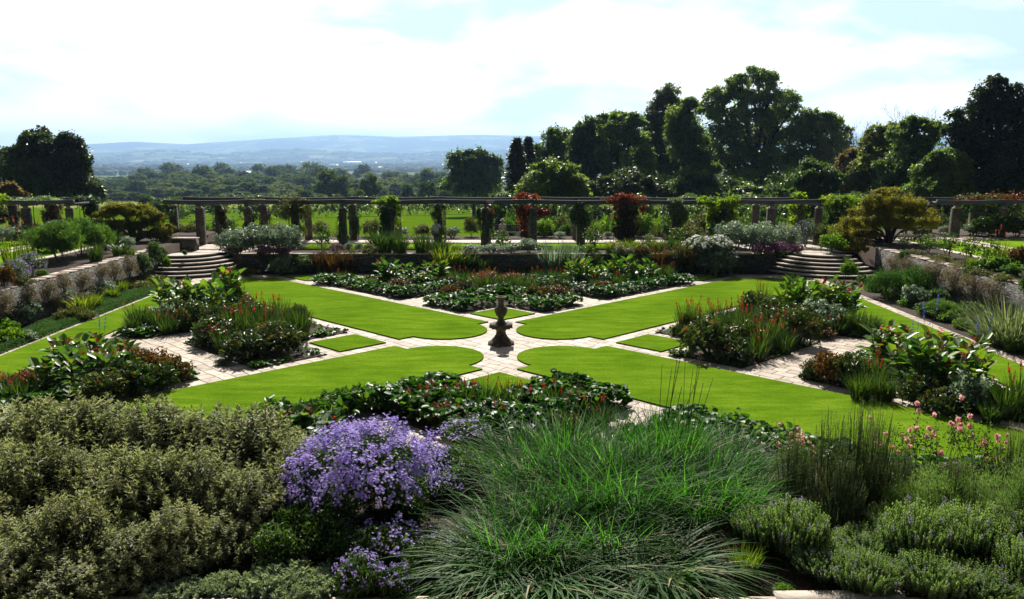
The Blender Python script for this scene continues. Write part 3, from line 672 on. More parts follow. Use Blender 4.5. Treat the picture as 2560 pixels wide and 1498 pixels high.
# ------------------------------------------------------------------ plant prototypes
def dome(r, h, k, rng, base=0.0):
    b = [(0, 0, base + h * 0.5, r * 0.72, r * 0.72, h * 0.5)]
    for i in range(k):
        a = 2 * pi * i / k + rng.uniform(-0.3, 0.3); rr = r * rng.uniform(0.42, 0.62)
        b.append((rr * cos(a), rr * sin(a), base + h * rng.uniform(0.3, 0.58), r * 0.42, r * 0.42, h * rng.uniform(0.3, 0.42)))
    return b
def stems(rng, n, r, h, rad=0.012, top=0.75):
    mb = MB()
    for i in range(n):
        a = rng.uniform(0, 2 * pi); d = rng.uniform(0.1, 0.8) * r
        mb.tube([(0.15 * d * cos(a), 0.15 * d * sin(a), 0), (0.6 * d * cos(a), 0.6 * d * sin(a), h * 0.4), (d * cos(a), d * sin(a), h * top)], [rad, rad * 0.8, rad * 0.4], 4)
    return mb
def mk_bush(kind, name, mat, r, h, n, L, W, six=False, k=6, sub=10, subr=0.36, fl=None, variants=2, up=0.35, droop=0.0, cat='shrub', stem='stem'):
    for s in range(variants):
        rng = np.random.default_rng(hash_(kind) + s)
        B = dome(r, h, k, rng)
        fo = cloud(MB(), rng, B, n, L, W, six, up=up, sub=sub, subr=subr, zmin=0.01, droop=droop)
        parts = [('foliage', fo.mesh(name + '_foliage', [M[mat]])), ('stems', stems(rng, 9, r, h).mesh(name + '_stems', [M[stem]]))]
        if fl:
            fm, fn, fr, npet, lo = fl
            d = unit(rng, fn * 3); d = d[d[:, 2] > lo][:fn]
            P = np.array([0, 0, h * 0.42]) + d * np.array([r * 0.95, r * 0.95, h * 0.6]) * rng.uniform(0.9, 1.06, (len(d), 1))
            Nn = nrm(d + rng.normal(size=d.shape) * 0.3)
            sz = fr * rng.uniform(0.7, 1.2, len(d)); vv = rng.uniform(0, 1, len(d))
            if len(d) <= 16:
                for i in range(len(d)): parts.append(('flower', MB().florets(P[i:i + 1], Nn[i:i + 1], sz[i:i + 1], npet, vv[i:i + 1]).mesh(name + '_flower', [M[fm]])))
            else: parts.append(('blossom', MB().florets(P, Nn, sz, npet, vv).mesh(name + '_blossom', [M[fm]])))
        proto(kind, name, cat, parts, 2 * r, h)
def hash_(s): return sum((i + 1) * ord(c) for i, c in enumerate(s)) % 10007
def mk_strap(kind, name, mat, r, h, n, W, t1=(0.5, 1.9), fl=None, variants=2, seg=5, t0=(0.0, 0.35), cat='plant', flname='flower_spike', spread=0.5):
    for s in range(variants):
        rng = np.random.default_rng(hash_(kind) + s)
        a = rng.uniform(0, 2 * pi, n); d = np.sqrt(rng.uniform(0, 1, n)) * r * spread
        P = np.stack([d * np.cos(a), d * np.sin(a), np.zeros(n)], 1)
        az = a + rng.normal(0, 0.6, n)
        mb = MB().blades(P, az, rng.uniform(*t0, n), rng.uniform(*t1, n), h * rng.uniform(0.75, 1.25, n), W * rng.uniform(0.7, 1.2, n), np.clip(rng.normal(0.5, 0.22, n), 0, 1), seg, twist=rng.normal(0, 0.5, n))
        parts = [('leaves', mb.mesh(name + '_leaves', [M[mat]]))]
        if mat == 'leymus':
            q_ = 40; a = rng.uniform(0, 2 * pi, q_)
            parts.append(('dry_blades', MB().blades(np.stack([np.cos(a) * r * .3, np.sin(a) * r * .3, np.zeros(q_)], 1), a + rng.normal(0, .6, q_), rng.uniform(.2, .9, q_), rng.uniform(1.2, 2.7, q_), h * rng.uniform(.5, 1.1, q_), W, rng.uniform(0, 1, q_), seg).mesh(name + '_dry', [M['f_tan']])))
        if fl:
            fm, fn, fh, fr, up = fl
            st = MB(); spikes = []
            for i in range(fn):
                fb = MB()
                aa = rng.uniform(0, 2 * pi); dd = rng.uniform(0, 0.5) * r; ln = rng.uniform(0.05, 0.3)
                top = np.array([dd * cos(aa) + ln * cos(aa) * fh, dd * sin(aa) + ln * sin(aa) * fh, fh * rng.uniform(0.85, 1.1)])
                b0 = np.array([dd * cos(aa) * 0.6, dd * sin(aa) * 0.6, 0])
                st.tube([b0, (b0 + top) / 2 + [0, 0, 0.04], top], [0.007, 0.006, 0.004], 4)
                k = 12; tt = rng.uniform(up, 1.0, k)[:, None]
                Cc = b0 + (top - b0) * tt + rng.normal(0, fr * 0.35, (k, 3))
                fb.florets(Cc, unit(rng, k), fr * rng.uniform(0.6, 1.1, k), 4, rng.uniform(0, 1, k)); spikes.append((flname, fb.mesh(name + '_' + flname, [M[fm]])))
            parts += [('flower_stems', st.mesh(name + '_stalks', [M['stem']]))] + spikes
        proto(kind, name, cat, parts, 2 * r, h)
def mk_canna(kind, variants=3, nst=6, h=1.3, fl='f_red'):
    for s in range(variants):
        rng = np.random.default_rng(hash_(kind) + s)
        lf = MB(); st = MB(); heads = []
        for i in range(nst):
            a = rng.uniform(0, 2 * pi); d = rng.uniform(0.05, 0.35); hh = h * rng.uniform(0.65, 1.08)
            b0 = np.array([d * cos(a), d * sin(a), 0]); lean = rng.normal(0, 0.09, 2)
            top = b0 + [lean[0] * hh, lean[1] * hh, hh * 0.86]
            st.tube([b0, (b0 + top) / 2, top], [0.02, 0.016, 0.009], 5)
            nl = 9; tt = np.linspace(0.15, 1.0, nl); az = rng.uniform(0, 2 * pi) + np.arange(nl) * 2.5 + rng.normal(0, 0.3, nl)
            el = np.linspace(0.25, 1.05, nl) + rng.normal(0, 0.15, nl)
            D = np.stack([np.cos(az) * np.cos(el), np.sin(az) * np.cos(el), np.sin(el)], 1)
            Nn = np.stack([-np.cos(az) * np.sin(el), -np.sin(az) * np.sin(el), np.cos(el)], 1)
            P = b0 + (top - b0) * tt[:, None]
            L = rng.uniform(0.26, 0.46, nl)
            lf.leaf6(P, D, Nn, L, L * rng.uniform(0.36, 0.5, nl), np.clip(rng.normal(0.55, 0.25, nl), 0, 1), fold=0.12, bend=0.22, broad=True)
            if rng.uniform() < 0.55:
                k = 7; Cc = top + np.array([0, 0, 0.05]) + rng.normal(0, 0.035, (k, 3)) * [1, 1, 2.2]
                heads.append(('flower_head', MB().florets(Cc, unit(rng, k), 0.045, 4, rng.uniform(0, 1, k)).mesh('canna_flower', [M[fl]])))
        proto(kind, 'canna_plant', 'plant', [('leaves', lf.mesh('canna_leaves', [M['canna']])), ('stems', st.mesh('canna_stems', [M['stem']]))] + heads, 1.1, h)
def mk_shoots(kind, name, mat, r, h, nsh, leafL, leafW, whorls, per, variants=2, elev=(0.0, 0.9), six=True, fl=None, step=0.05, cat='shrub', lean=0.5, low=0.35):
    """a shrub of many upright shoots each ringed with leaves"""
    for s in range(variants):
        rng = np.random.default_rng(hash_(kind) + s)
        a = rng.uniform(0, 2 * pi, nsh); d = np.sqrt(rng.uniform(0, 1, nsh)) * r * 0.9
        bump = 0.5 + 0.5 * np.sin(a * 3 + s) * np.sin(d / r * 5 + s * 2)
        hh = h * (1 - low * (d / r) ** 2.2) * rng.uniform(0.72, 1.0, nsh) * (0.86 + 0.14 * bump)
        top = np.stack([d * np.cos(a), d * np.sin(a), hh], 1)
        base = top * np.array([0.45, 0.45, 0.0])
        ax = nrm(np.stack([np.cos(a) * d / r * lean, np.sin(a) * d / r * lean, np.ones(nsh)], 1) + rng.normal(0, 0.12, (nsh, 3)))
        lf = MB(); st = MB()
        for i in range(nsh):
            if i % 2 == 0: st.tube([base[i], (base[i] + top[i]) / 2 + rng.normal(0, 0.02, 3), top[i]], [0.007, 0.005, 0.003], 3)
        for k in range(whorls):
            c = top - ax * (k * step)
            for j in range(per):
                ph = rng.uniform(0, 2 * pi, nsh)
                el = elev[1] + (elev[0] - elev[1]) * k / max(1, whorls - 1) + rng.normal(0, 0.2, nsh)
                A = nrm(np.cross(ax, np.array([0.2, 0.9, 0.1]))); B = np.cross(ax, A)
                rad = A * np.cos(ph)[:, None] + B * np.sin(ph)[:, None]
                D = rad * np.cos(el)[:, None] + ax * np.sin(el)[:, None]
                Nn = ax * np.cos(el)[:, None] - rad * np.sin(el)[:, None]
                L = leafL * rng.uniform(0.7, 1.2, nsh) * (0.75 + 0.35 * min(1, k / 2))
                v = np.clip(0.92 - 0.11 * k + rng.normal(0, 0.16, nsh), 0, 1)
                (lf.leaf6 if six else lf.kites)(c, D, Nn, L, L * leafW / leafL, v)
        parts = [('foliage', lf.mesh(name + '_foliage', [M[mat]])), ('stems', st.mesh(name + '_stems', [M['drystem' if kind == 'phlomis' else 'stem']]))]
        if fl:
            fm, frac, fr, npet, per_ = fl
            sel = rng.uniform(size=nsh) < frac; c = np.repeat(top[sel], per_, 0)
            c = c + rng.normal(0, fr * 1.3, c.shape)
            Nn = nrm(np.repeat(ax[sel], per_, 0) + rng.normal(0, 0.5, c.shape))
            parts.append(('flowers', MB().florets(c, Nn, fr * rng.uniform(0.8, 1.15, len(c)), npet, rng.uniform(0, 1, len(c))).mesh(name + '_flowers', [M[fm]])))
        proto(kind, name, cat, parts, 2 * r, h)

mk_bush('silver', 'silver_shrub', 'silver', 0.9, 1.2, 2600, 0.10, 0.035, k=7, droop=0.3)
mk_bush('silver_leafy', 'silver_shrub', 'silver', 0.7, 0.9, 900, 0.14, 0.07, six=True, k=6)
mk_bush('green', 'green_shrub', 'green', 0.8, 1.0, 2200, 0.10, 0.05, k=7)
mk_bush('darkbush', 'dark_thicket_bush', 'tree_dark', 2.0, 3.5, 9000, 0.24, 0.14, k=8, sub=14)
mk_bush('bright', 'bright_green_shrub', 'bright', 0.6, 0.6, 1500, 0.09, 0.045)
mk_bush('olive', 'olive_shrub', 'olive', 0.8, 1.0, 2200, 0.09, 0.04, k=7)
mk_bush('peony', 'glossy_leaved_bush', 'peony', 0.75, 0.85, 900, 0.15, 0.06, six=True, k=7, fl=('f_red', 5, 0.04, 5, 0.3))
mk_bush('bronze', 'bronze_leaved_bush', 'bronze', 0.75, 0.75, 1100, 0.12, 0.05, six=True, k=7)
mk_bush('fern', 'feathery_green_bush', 'fern', 0.9, 1.2, 9000, 0.12, 0.02, k=8, droop=-0.9, up=0.1)
mk_bush('fernfg', 'feathery_bush', 'catmint', 0.6, 0.8, 7000, 0.045, 0.007, k=9, droop=-0.8, sub=20, subr=0.3)
mk_bush('ball', 'clipped_green_ball', 'green', 0.5, 0.9, 3400, 0.045, 0.03, k=3, sub=22, subr=0.25)
mk_bush('greyball', 'grey_santolina_mound', 'silver', 0.5, 0.55, 2200, 0.05, 0.02, k=5, sub=16, subr=0.28)
mk_bush('tuft', 'dry_fleabane_tuft', 'tuft', 0.5, 0.9, 2600, 0.065, 0.014, k=5, sub=16, subr=0.3, droop=0.2, fl=('f_tan', 120, 0.014, 4, -0.6), cat='plant')
mk_bush('mat', 'low_ground_plant', 'olive', 0.6, 0.25, 1500, 0.06, 0.03, k=6, cat='plant')
mk_bush('matgreen', 'low_leafy_mound', 'bright', 0.6, 0.25, 1300, 0.07, 0.04, k=6, cat='plant')
mk_bush('whitefl', 'white_flowered_phlox', 'green', 0.6, 0.8, 1100, 0.10, 0.04, fl=('f_white', 120, 0.07, 5, 0.1), cat='plant')
mk_bush('magfl', 'magenta_phlox', 'green', 0.6, 0.6, 900, 0.10, 0.03, fl=('f_mag', 150, 0.06, 5, 0.1), cat='plant')
mk_bush('lilacfl', 'lilac_daisy_clump', 'green', 0.6, 0.9, 1300, 0.09, 0.02, fl=('f_lilac', 170, 0.045, 5, -0.2), cat='plant', droop=-0.6)
mk_bush('rosethin', 'thin_rose_bush', 'green', 0.6, 1.0, 420, 0.085, 0.05, k=5, sub=16, subr=0.25, fl=('f_pink', 9, 0.04, 5, 0.2))
mk_bush('bigleaf', 'broad_leaved_shrub', 'canna', 0.7, 0.9, 420, 0.24, 0.12, six=True, k=6)
mk_bush('juniper', 'dark_green_shrub', 'carpet', 0.9, 0.75, 4200, 0.09, 0.02, k=8, up=0.6, droop=-0.4)
mk_strap('strap', 'strap_leaved_clump', 'strap', 0.5, 0.75, 170, 0.03)
mk_strap('iris', 'upright_iris_clump', 'strap', 0.5, 0.75, 210, 0.026, t1=(0.15, 1.4), t0=(0.0, 0.45))
mk_strap('strapy', 'yellow_green_strap_clump', 'strap_y', 0.5, 0.75, 170, 0.035, t1=(0.3, 1.3))
mk_strap('redglad', 'red_gladiolus_clump', 'strap', 0.4, 0.75, 120, 0.024, t1=(0.1, 1.2), t0=(0.0, 0.5), fl=('f_red', 3, 0.94, 0.03, 0.8))
mk_strap('greyspike', 'grey_spiky_bush', 'tree_grey', 0.9, 1.1, 700, 0.02, t1=(0.2, 1.6), t0=(0.0, 1.1))
mk_strap('bronzegrass', 'rusty_seedhead_clump', 'bronze', 0.4, 0.8, 150, 0.016, t1=(0.1, 0.9), fl=('f_tan', 9, 1.0, 0.02, 0.7), flname='seed_head')
mk_strap('silverspike', 'silver_spiky_clump', 'silver', 0.7, 0.75, 300, 0.028, t1=(0.3, 1.3), t0=(0.0, 0.8))
mk_strap('poker', 'orange_poker_clump', 'strap_y', 0.4, 0.7, 80, 0.022, t1=(0.1, 0.8), fl=('f_orange', 4, 1.2, 0.026, 0.88))
mk_strap('bluespire', 'blue_salvia_spire', 'green', 0.15, 0.5, 26, 0.02, fl=('f_blue', 2, 1.3, 0.035, 0.7))
mk_canna('canna'); mk_canna('canna_tall', 3, 10, 1.7)
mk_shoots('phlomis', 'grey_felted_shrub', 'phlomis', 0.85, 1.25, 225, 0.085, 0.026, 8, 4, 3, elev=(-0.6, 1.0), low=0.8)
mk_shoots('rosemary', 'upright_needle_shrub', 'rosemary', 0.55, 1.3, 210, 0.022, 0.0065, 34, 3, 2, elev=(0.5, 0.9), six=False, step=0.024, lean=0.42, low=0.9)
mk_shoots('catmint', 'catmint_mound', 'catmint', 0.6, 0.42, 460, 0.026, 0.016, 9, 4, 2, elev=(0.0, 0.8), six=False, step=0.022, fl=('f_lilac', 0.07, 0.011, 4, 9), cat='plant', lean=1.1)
mk_shoots('stachys', 'woolly_grey_plant', 'stachys', 0.4, 0.22, 70, 0.085, 0.036, 4, 4, 2, elev=(0.1, 0.9), step=0.03, cat='plant')
# foreground grass
mk_strap('leymus', 'blue_green_grass_clump', 'leymus', 0.5, 1.05, 430, 0.0135, t1=(0.35, 2.2), t0=(0.0, 0.7), seg=6, variants=3, cat='grass', spread=0.75)
mk_strap('leymus_droop', 'drooping_grass_clump', 'leymus', 0.45, 0.9, 300, 0.019, t1=(1.9, 2.9), t0=(0.1, 0.8), seg=7, variants=2, cat='grass', spread=0.6)
mk_strap('leymus_stalk', 'flowering_grass_clump', 'leymus', 0.4, 0.9, 260, 0.011, t1=(0.3, 1.5), t0=(0.05, 0.5), seg=6, variants=1, cat='grass', fl=('f_tan', 6, 1.5, 0.012, 0.82), flname='seed_head', spread=0.75)

def aster(r, h, nfl, seed, fr=0.019):
    rng = np.random.default_rng(seed)
    lf = cloud(MB(), rng, dome(r * 0.95, h * 0.95, 9, rng), int(11000 * r), 0.075, 0.02, zmin=0.01, sub=16)
    fb = MB(); ce = MB()
    nc = nfl // 12
    d = unit(rng, nc * 4); d = d[(d[:, 2] > -0.05)][:nc]
    rad = rng.uniform(0.93, 1.05, (len(d), 1)) * (1 + 0.12 * np.sin(d[:, :1] * 9 + 1) * np.cos(d[:, 1:2] * 8))
    cc_ = np.array([0, 0, h * 0.38]) + d * np.array([r, r, h * 0.64]) * rad
    # flower heads thin out towards the ground
    keep = rng.uniform(size=len(cc_)) < np.clip((cc_[:, 2] / h - 0.42) * 3.2, 0.05, 1); cc_ = cc_[keep]; d = d[keep]
    P = np.repeat(cc_, 12, 0) + rng.normal(0, 0.034, (len(cc_) * 12, 3)) * [1, 1, 1.0]
    Nn = nrm(np.repeat(d, 12, 0) * 0.6 + rng.normal(0, 0.45, P.shape) + [0, 0, 0.45])
    vv = np.clip(np.repeat(rng.normal(0.5, 0.25, len(cc_)), 12) + rng.normal(0, 0.15, len(P)), 0, 1)
    fb.florets(P, Nn, fr, 7, vv); ce.florets(P + Nn * 0.004, Nn, fr * 0.2, 4, 0.5)
    return [('foliage', lf.mesh('aster_foliage', [M['green']])), ('flowers', fb.mesh('aster_flowers', [M['f_purple']])), ('flower_centres', ce.mesh('aster_centres', [M['f_yellow']]))]
proto('aster', 'purple_aster', 'flowers', aster(1.0, 1.15, 8600, 3, 0.02), 2.0, 1.15)
proto('aster_small', 'purple_aster', 'flowers', aster(0.35, 0.4, 560, 5, 0.017), 0.7, 0.4)
def roses(seed):
    rng = np.random.default_rng(seed); st = MB(); lf = MB(); blooms = []
    for i in range(9):
        a = rng.uniform(0, 2 * pi); d = rng.uniform(0.1, 0.55); h = rng.uniform(0.6, 1.05)
        top = np.array([d * cos(a), d * sin(a), h]); md = top * [0.5, 0.5, 0.55] + rng.normal(0, 0.04, 3)
        st.tube([top * [0.15, 0.15, 0], md, top], [0.006, 0.005, 0.003], 4)
        n = 34; t_ = rng.uniform(0.3, 1, n)[:, None]
        P = md * (1 - t_) + top * t_ + rng.normal(0, 0.06, (n, 3)); Nn = nrm(rng.normal(0, 0.6, (n, 3)) + [0, 0, 0.6])
        lf.leaf6(P, nrm(np.cross(Nn, unit(rng, n))), Nn, 0.045, 0.027, rng.uniform(0.2, 0.9, n))
        for k in range(rng.integers(0, 3)):
            c = top + rng.normal(0, 0.06, 3) + [0, 0, 0.03]
            m_ = 18; Nn = unit(rng, m_); fb = MB(); blooms.append(fb); fb.kites(np.repeat(c[None], m_, 0) - Nn * 0.004, nrm(Nn + rng.normal(0, 0.5, (m_, 3))), Nn, 0.05, 0.05, rng.uniform(0, 1, m_), fold=0.3)
    return [('foliage', lf.mesh('rose_foliage', [M['green']])), ('stems', st.mesh('rose_stems', [M['stem']]))] + [('rose_bloom', f.mesh('rose_bloom', [M['f_pink']])) for f in blooms]
for s in range(3): proto('rose', 'pink_rose_bush', 'flowers', roses(s + 20), 1.1, 1.05)

# ------------------------------------------------------------------ stone urn in the centre
o = empty('stone_urn_fountain', (C0[0] + 0.0, C0[1] - 0.1, 0.0))
link('base', MB().lathe([(0.53, 0.0), (0.53, 0.05), (0.42, 0.12), (0.29, 0.24), (0.21, 0.36), (0.185, 0.48), (0.20, 0.54), (0.28, 0.60), (0.34, 0.62)], seg=8, rot=pi / 8).mesh('urn_base', [M['urn']]), o)
link('table_slab', MB().box(-0.34, 0.34, -0.34, 0.34, 0.622, 0.66).box(-0.43, 0.43, -0.30, 0.30, 0.66, 0.76).box(-0.30, 0.30, -0.43, 0.43, 0.662, 0.757).mesh('urn_slab', [M['urn']]), o)
link('urn', MB().lathe([(0.23, 0.762), (0.21, 0.80), (0.13, 0.90), (0.09, 0.98), (0.12, 1.0), (0.10, 1.02), (0.17, 1.08), (0.225, 1.20), (0.245, 1.30), (0.22, 1.38), (0.15, 1.44), (0.105, 1.50), (0.105, 1.62), (0.13, 1.70), (0.215, 1.76), (0.215, 1.79), (0.13, 1.79), (0.10, 1.72)], seg=20).mesh('urn_body', [M['urn']], smooth=False), o)
tag(o, 'weathered stone urn on a slab pedestal at the centre of the paving cross', 'urn')

# ------------------------------------------------------------------ pergolas
PF, PB = 54.4, 57.8
ZT = 3.62
def mk_pillar():
    rng = random.Random(4); prof = []; z = 0
    while z < 2.46:
        prof.append((0.275 - 0.016 * z + rng.uniform(-0.007, 0.007), z)); z += 0.13
    prof.append((0.235, 2.47))
    return MB().lathe(prof, seg=14).mesh('pillar', [M['pillar']])
pil_me = mk_pillar()
def mk_pillar_sq():
    rng = random.Random(9); prof = []; z = 0
    while z < 2.46:
        prof.append(((0.25 - 0.008 * z + rng.uniform(-0.006, 0.006)) * 1.414, z)); z += 0.14
    prof.append((0.325, 2.47))
    return MB().lathe(prof, seg=4, rot=pi / 4).mesh('square_pillar', [M['pillar']])
pils_me = mk_pillar_sq()
cap_me = MB().box(-0.19, 0.19, -0.19, 0.19, 0, 0.07).box(-0.1, 0.1, -0.14, 0.14, 0.07, 0.16).mesh('cap', [M['capstone']])
def pergola(xs, z0, xa, xb, label, zt=ZT, skip_back=(), extra_back=()):
    o = empty('pergola', ((xa + xb) / 2, (PF + PB) / 2, z0)); ox, oy = o.location[0], o.location[1]
    H = zt - z0
    for j, x in enumerate(xs):
        for k, y in enumerate((PF, PB)):
            p = link('pillar', pil_me if (j + k) % 2 else pils_me, o, (x - ox, y - oy, 0)); p.scale[2] = (H - 0.16) / 2.47
            c = link('cap', cap_me, p, (0, 0, 2.47)); c.scale[2] = 1 / p.scale[2]
    for x in extra_back:
        p = link('pillar', pils_me, o, (x - ox, PB - oy, 0)); p.scale[2] = (H - 0.16) / 2.47
        c = link('cap', cap_me, p, (0, 0, 2.47)); c.scale[2] = 1 / p.scale[2]
    # long beams, each of several timbers with a slight sag, crossing pieces over every pair
    rng = random.Random(len(xs))
    for y in (PF, PB):
        mb = MB(); edges = [xa] + [x for j, x in enumerate(xs) if j % 2 == 1 and xa + 1 < x < xb - 1] + [xb]
        for a, b in zip(edges, edges[1:]):
            n = 8; dz = rng.uniform(-0.012, 0.03)
            for i in range(n):
                t0, t1 = i / n, (i + 1) / n
                s0, s1 = -0.055 * sin(pi * t0), -0.055 * sin(pi * t1)
                X0, X1 = a + (b - a) * t0 + 0.003 * (i == 0), a + (b - a) * t1 - 0.003 * (i == n - 1)
                zb = H + 0.16
                v = [(X0 - ox, y - oy - 0.1, zb + s0 + dz), (X1 - ox, y - oy - 0.1, zb + s1 + dz), (X1 - ox, y - oy + 0.1, zb + s1 + dz), (X0 - ox, y - oy + 0.1, zb + s0 + dz)]
                v += [(p_[0], p_[1], p_[2] + 0.27) for p_ in v]
                fc = [(0, 3, 2, 1), (4, 5, 6, 7), (0, 1, 5, 4), (2, 3, 7, 6)]
                if i == 0: fc.append((0, 4, 7, 3))
                if i == n - 1: fc.append((1, 2, 6, 5))
                mb.add(v, fc)
        link('beam', mb.mesh('beam', [M['timber']]), o)
    for x in list(xs):
        b = MB().box(x - ox - 0.085, x - ox + 0.085, PF - oy - 0.42, PB - oy + 0.42, H + 0.003, H + 0.157)
        link('cross_beam', b.mesh('cross_beam', [M['timber']]), o)
    for k in range(int((xb - xa) / 0.8)):
        pass
    tag(o, label, 'pergola'); return o
KX = [1214 + 118.7 * k for k in range(-6, 8)]
FX = [at(p, 560, PF)[0] for p in KX]
BEAM0 = at(408, 505, PF)[0]; BEAM1 = at(2052, 500, PF)[0]
pg = pergola(FX, ZN, BEAM0, BEAM1, 'long central pergola of stone pillars and grey timber beams across the garden', extra_back=[FX[0] - 3.1])
# pale repaired joint on the front beam
jx = at(1216, 505, PF)[0]
lk = MB().box(0, 0.52, -0.02, 0, 0, 0.2).mesh('pale_patch', [M['timber_new']])
pp = link('pale_joint', lk, pg, (jx - pg.location[0], PF - 0.102 - pg.location[1], ZT - ZN + 0.2))
LX = [at(p, 560, PF)[0] for p in (176, 68, -40, -148)]
pergola(LX[::-1], ZS, LX[-1] - 1, LX[0] + 0.35, 'left pergola with vines along its top at the left edge')
RX = [at(p, 560, PF)[0] for p in (2387, 2505, 2620)]
pergola(RX, ZS, RX[0] - 1.3, RX[-1] + 1, 'right pergola of stone pillars with reddish vine on its beams')

# ------------------------------------------------------------------ climbers on the pillars
def climber(name, mat, px, Y, blobs_px, n, L, W, label, seed, mats2=None, z0=None, cat='climber', droop=0.5, sub=9, six=False):
    """blobs given as (dx, ycentre, rx, ry) in photo pixels at distance Y"""
    x0, _ = at(px, 560, Y); s = Y / F
    z0 = ZN if z0 is None else z0
    rng = np.random.default_rng(seed)
    B = []
    for dx, yc, rx, ry in blobs_px:
        X, Z = at(px + dx, yc, Y); B.append((X - x0, 0, Z - z0, rx * s, max(0.38, min(rx * s, 0.9)), ry * s))
    o = empty(name, (x0, Y, z0))
    mb = cloud2(MB(), rng, B, int(n * 1.2), L, W, 0.5, six=six, zmin=0.02, droop=droop, inner=0.12, kids=5)
    link('foliage', mb.mesh(name + '_foliage', [M[mat]]), o)
    if mats2:
        m2, Bx, n2 = mats2; B2 = []
        for dx, yc, rx, ry in Bx:
            X, Z = at(px + dx, yc, Y); B2.append((X - x0, 0, Z - z0, rx * s, max(0.35, min(rx * s, 1.0)), ry * s))
        link('coloured_foliage', cloud2(MB(), rng, B2, int(n2 * 1.1), L, W, 0.4, six=six, droop=droop, inner=0.0, kids=7, kidr=0.5).mesh(name + '_coloured', [M[m2]]), o)
    st = MB()
    for i in range(3):
        a = rng.uniform(0, 6.28)
        st.tube([(0.3 * cos(a), 0.3 * sin(a), 0), (0.33 * cos(a + .5), 0.33 * sin(a + .5), 1.2), (0.3 * cos(a + 1), 0.3 * sin(a + 1), 2.3)], [0.03, 0.022, 0.012], 5)
    link('stems', st.mesh(name + '_stems', [M['bark']]), o)
    tag(o, label, cat); return o
k_ = lambda i: KX[i]
climber('climbing_ivy', 'green', k_(1), PF, [(0, 575, 12, 28)], 900, .09, .07, 'sparse climber on the pillar behind the left silver bushes', 1)
climber('climbing_shrub', 'olive', 735, PF, [(0, 515, 40, 32), (-18, 530, 22, 26), (20, 525, 24, 34), (0, 565, 14, 40), (12, 575, 16, 30)], 3600, .13, .05, 'big olive willowy climber bushing over the beam left of centre', 2)
climber('climbing_ivy', 'tree_dark', k_(3), PF, [(-4, 560, 13, 42), (0, 590, 14, 25)], 1500, .10, .08, 'dark ivy wrapping the pillar between olive climber and green vine', 3)
climber('climbing_ivy', 'green', 885, PB, [(0, 540, 16, 22), (4, 565, 13, 30)], 1300, .10, .07, 'loose green climber on the back pillar right of the dark ivy pillar', 4)
climber('climbing_vine', 'green', 968, PF, [(0, 540, 20, 32), (0, 572, 20, 34)], 3600, .11, .09, 'dense green vine column with yellow-green sprays over the beam', 5, ('vine_yel', [(-8, 503, 24, 9), (6, 497, 14, 9), (22, 508, 12, 12), (-22, 509, 8, 6), (30, 525, 14, 9), (28, 552, 7, 22)], 1300), six=True)
climber('climbing_ivy', 'tree_dark', k_(5), PF, [(0, 540, 18, 22), (0, 572, 17, 34)], 2400, .10, .08, 'dark ivy column behind the man in the pale blue shirt', 6, ('green', [(-10, 520, 14, 7), (12, 520, 18, 8)], 500))
climber('climbing_vine', 'green', k_(6), PF, [(-14, 545, 8, 30), (14, 560, 9, 40)], 1100, .10, .08, 'thin vine with a few red leaves on the pillar left of the seated person', 7, ('vine_red', [(16, 528, 8, 12), (12, 545, 7, 14)], 260))
climber('red_vine', 'vine_red', k_(7) - 8, PF + 0.8, [(0, 528, 34, 16), (-18, 560, 10, 34), (-14, 590, 8, 18), (24, 530, 22, 14), (-14, 493, 26, 8), (12, 497, 22, 6), (-38, 501, 12, 4)], 2600, .14, .11, 'red vine spilling round the bare grey pillar right of centre', 8, six=True)
climber('climbing_shrub', 'green', k_(8), PF, [(0, 535, 26, 24), (-14, 545, 16, 28), (12, 560, 14, 36), (0, 515, 14, 14)], 2200, .12, .07, 'pale green flowering climber around the pillar beside the red vine', 9, ('silver', [(-10, 520, 18, 10), (-20, 540, 10, 16)], 420))
climber('red_vine', 'vine_bronze', k_(9) - 2, PF, [(0, 545, 30, 38), (-3, 580, 27, 38), (-18, 570, 14, 44)], 4200, .13, .10, 'great bronze vine column with a flat orange-red top over the beam', 10, ('vine_red', [(0, 497, 38, 13), (-28, 500, 26, 8), (26, 503, 22, 12), (-18, 520, 20, 10), (38, 520, 10, 14)], 2200), six=True)
climber('climbing_ivy', 'tree_dark', k_(10), PF, [(0, 540, 30, 30), (-2, 575, 27, 36), (0, 512, 24, 18)], 4200, .11, .08, 'dense dark ivy pillar with a silvery domed top', 11, ('silver', [(0, 506, 22, 14), (-14, 520, 14, 10), (12, 520, 14, 8)], 560))
climber('climbing_vine', 'vine_yel', k_(11) - 12, PF, [(0, 510, 44, 16), (-30, 500, 22, 9), (30, 506, 24, 14), (-16, 540, 14, 26), (22, 545, 22, 32), (-18, 565, 10, 26), (0, 570, 10, 30)], 3300, .13, .10, 'bright yellow-green vine cascading over the beam right of the dark ivy pillar', 12, ('green', [(10, 545, 26, 34)], 1200), six=True)
climber('climbing_vine', 'vine_yel', 1998, PB, [(0, 490, 20, 9), (-2, 525, 22, 26), (-4, 555, 20, 24)], 2000, .12, .09, 'yellow-green vine on the back pillar near the end of the central pergola', 13, six=True)
climber('climbing_vine', 'vine_yel', 2092, PB, [(0, 498, 48, 12), (-20, 505, 30, 14), (28, 503, 30, 14)], 1600, .12, .09, 'wide green vine canopy between pergola end and the right maple', 14, ('green', [(0, 525, 44, 24), (20, 555, 26, 24), (-22, 550, 16, 26)], 3000), six=True)
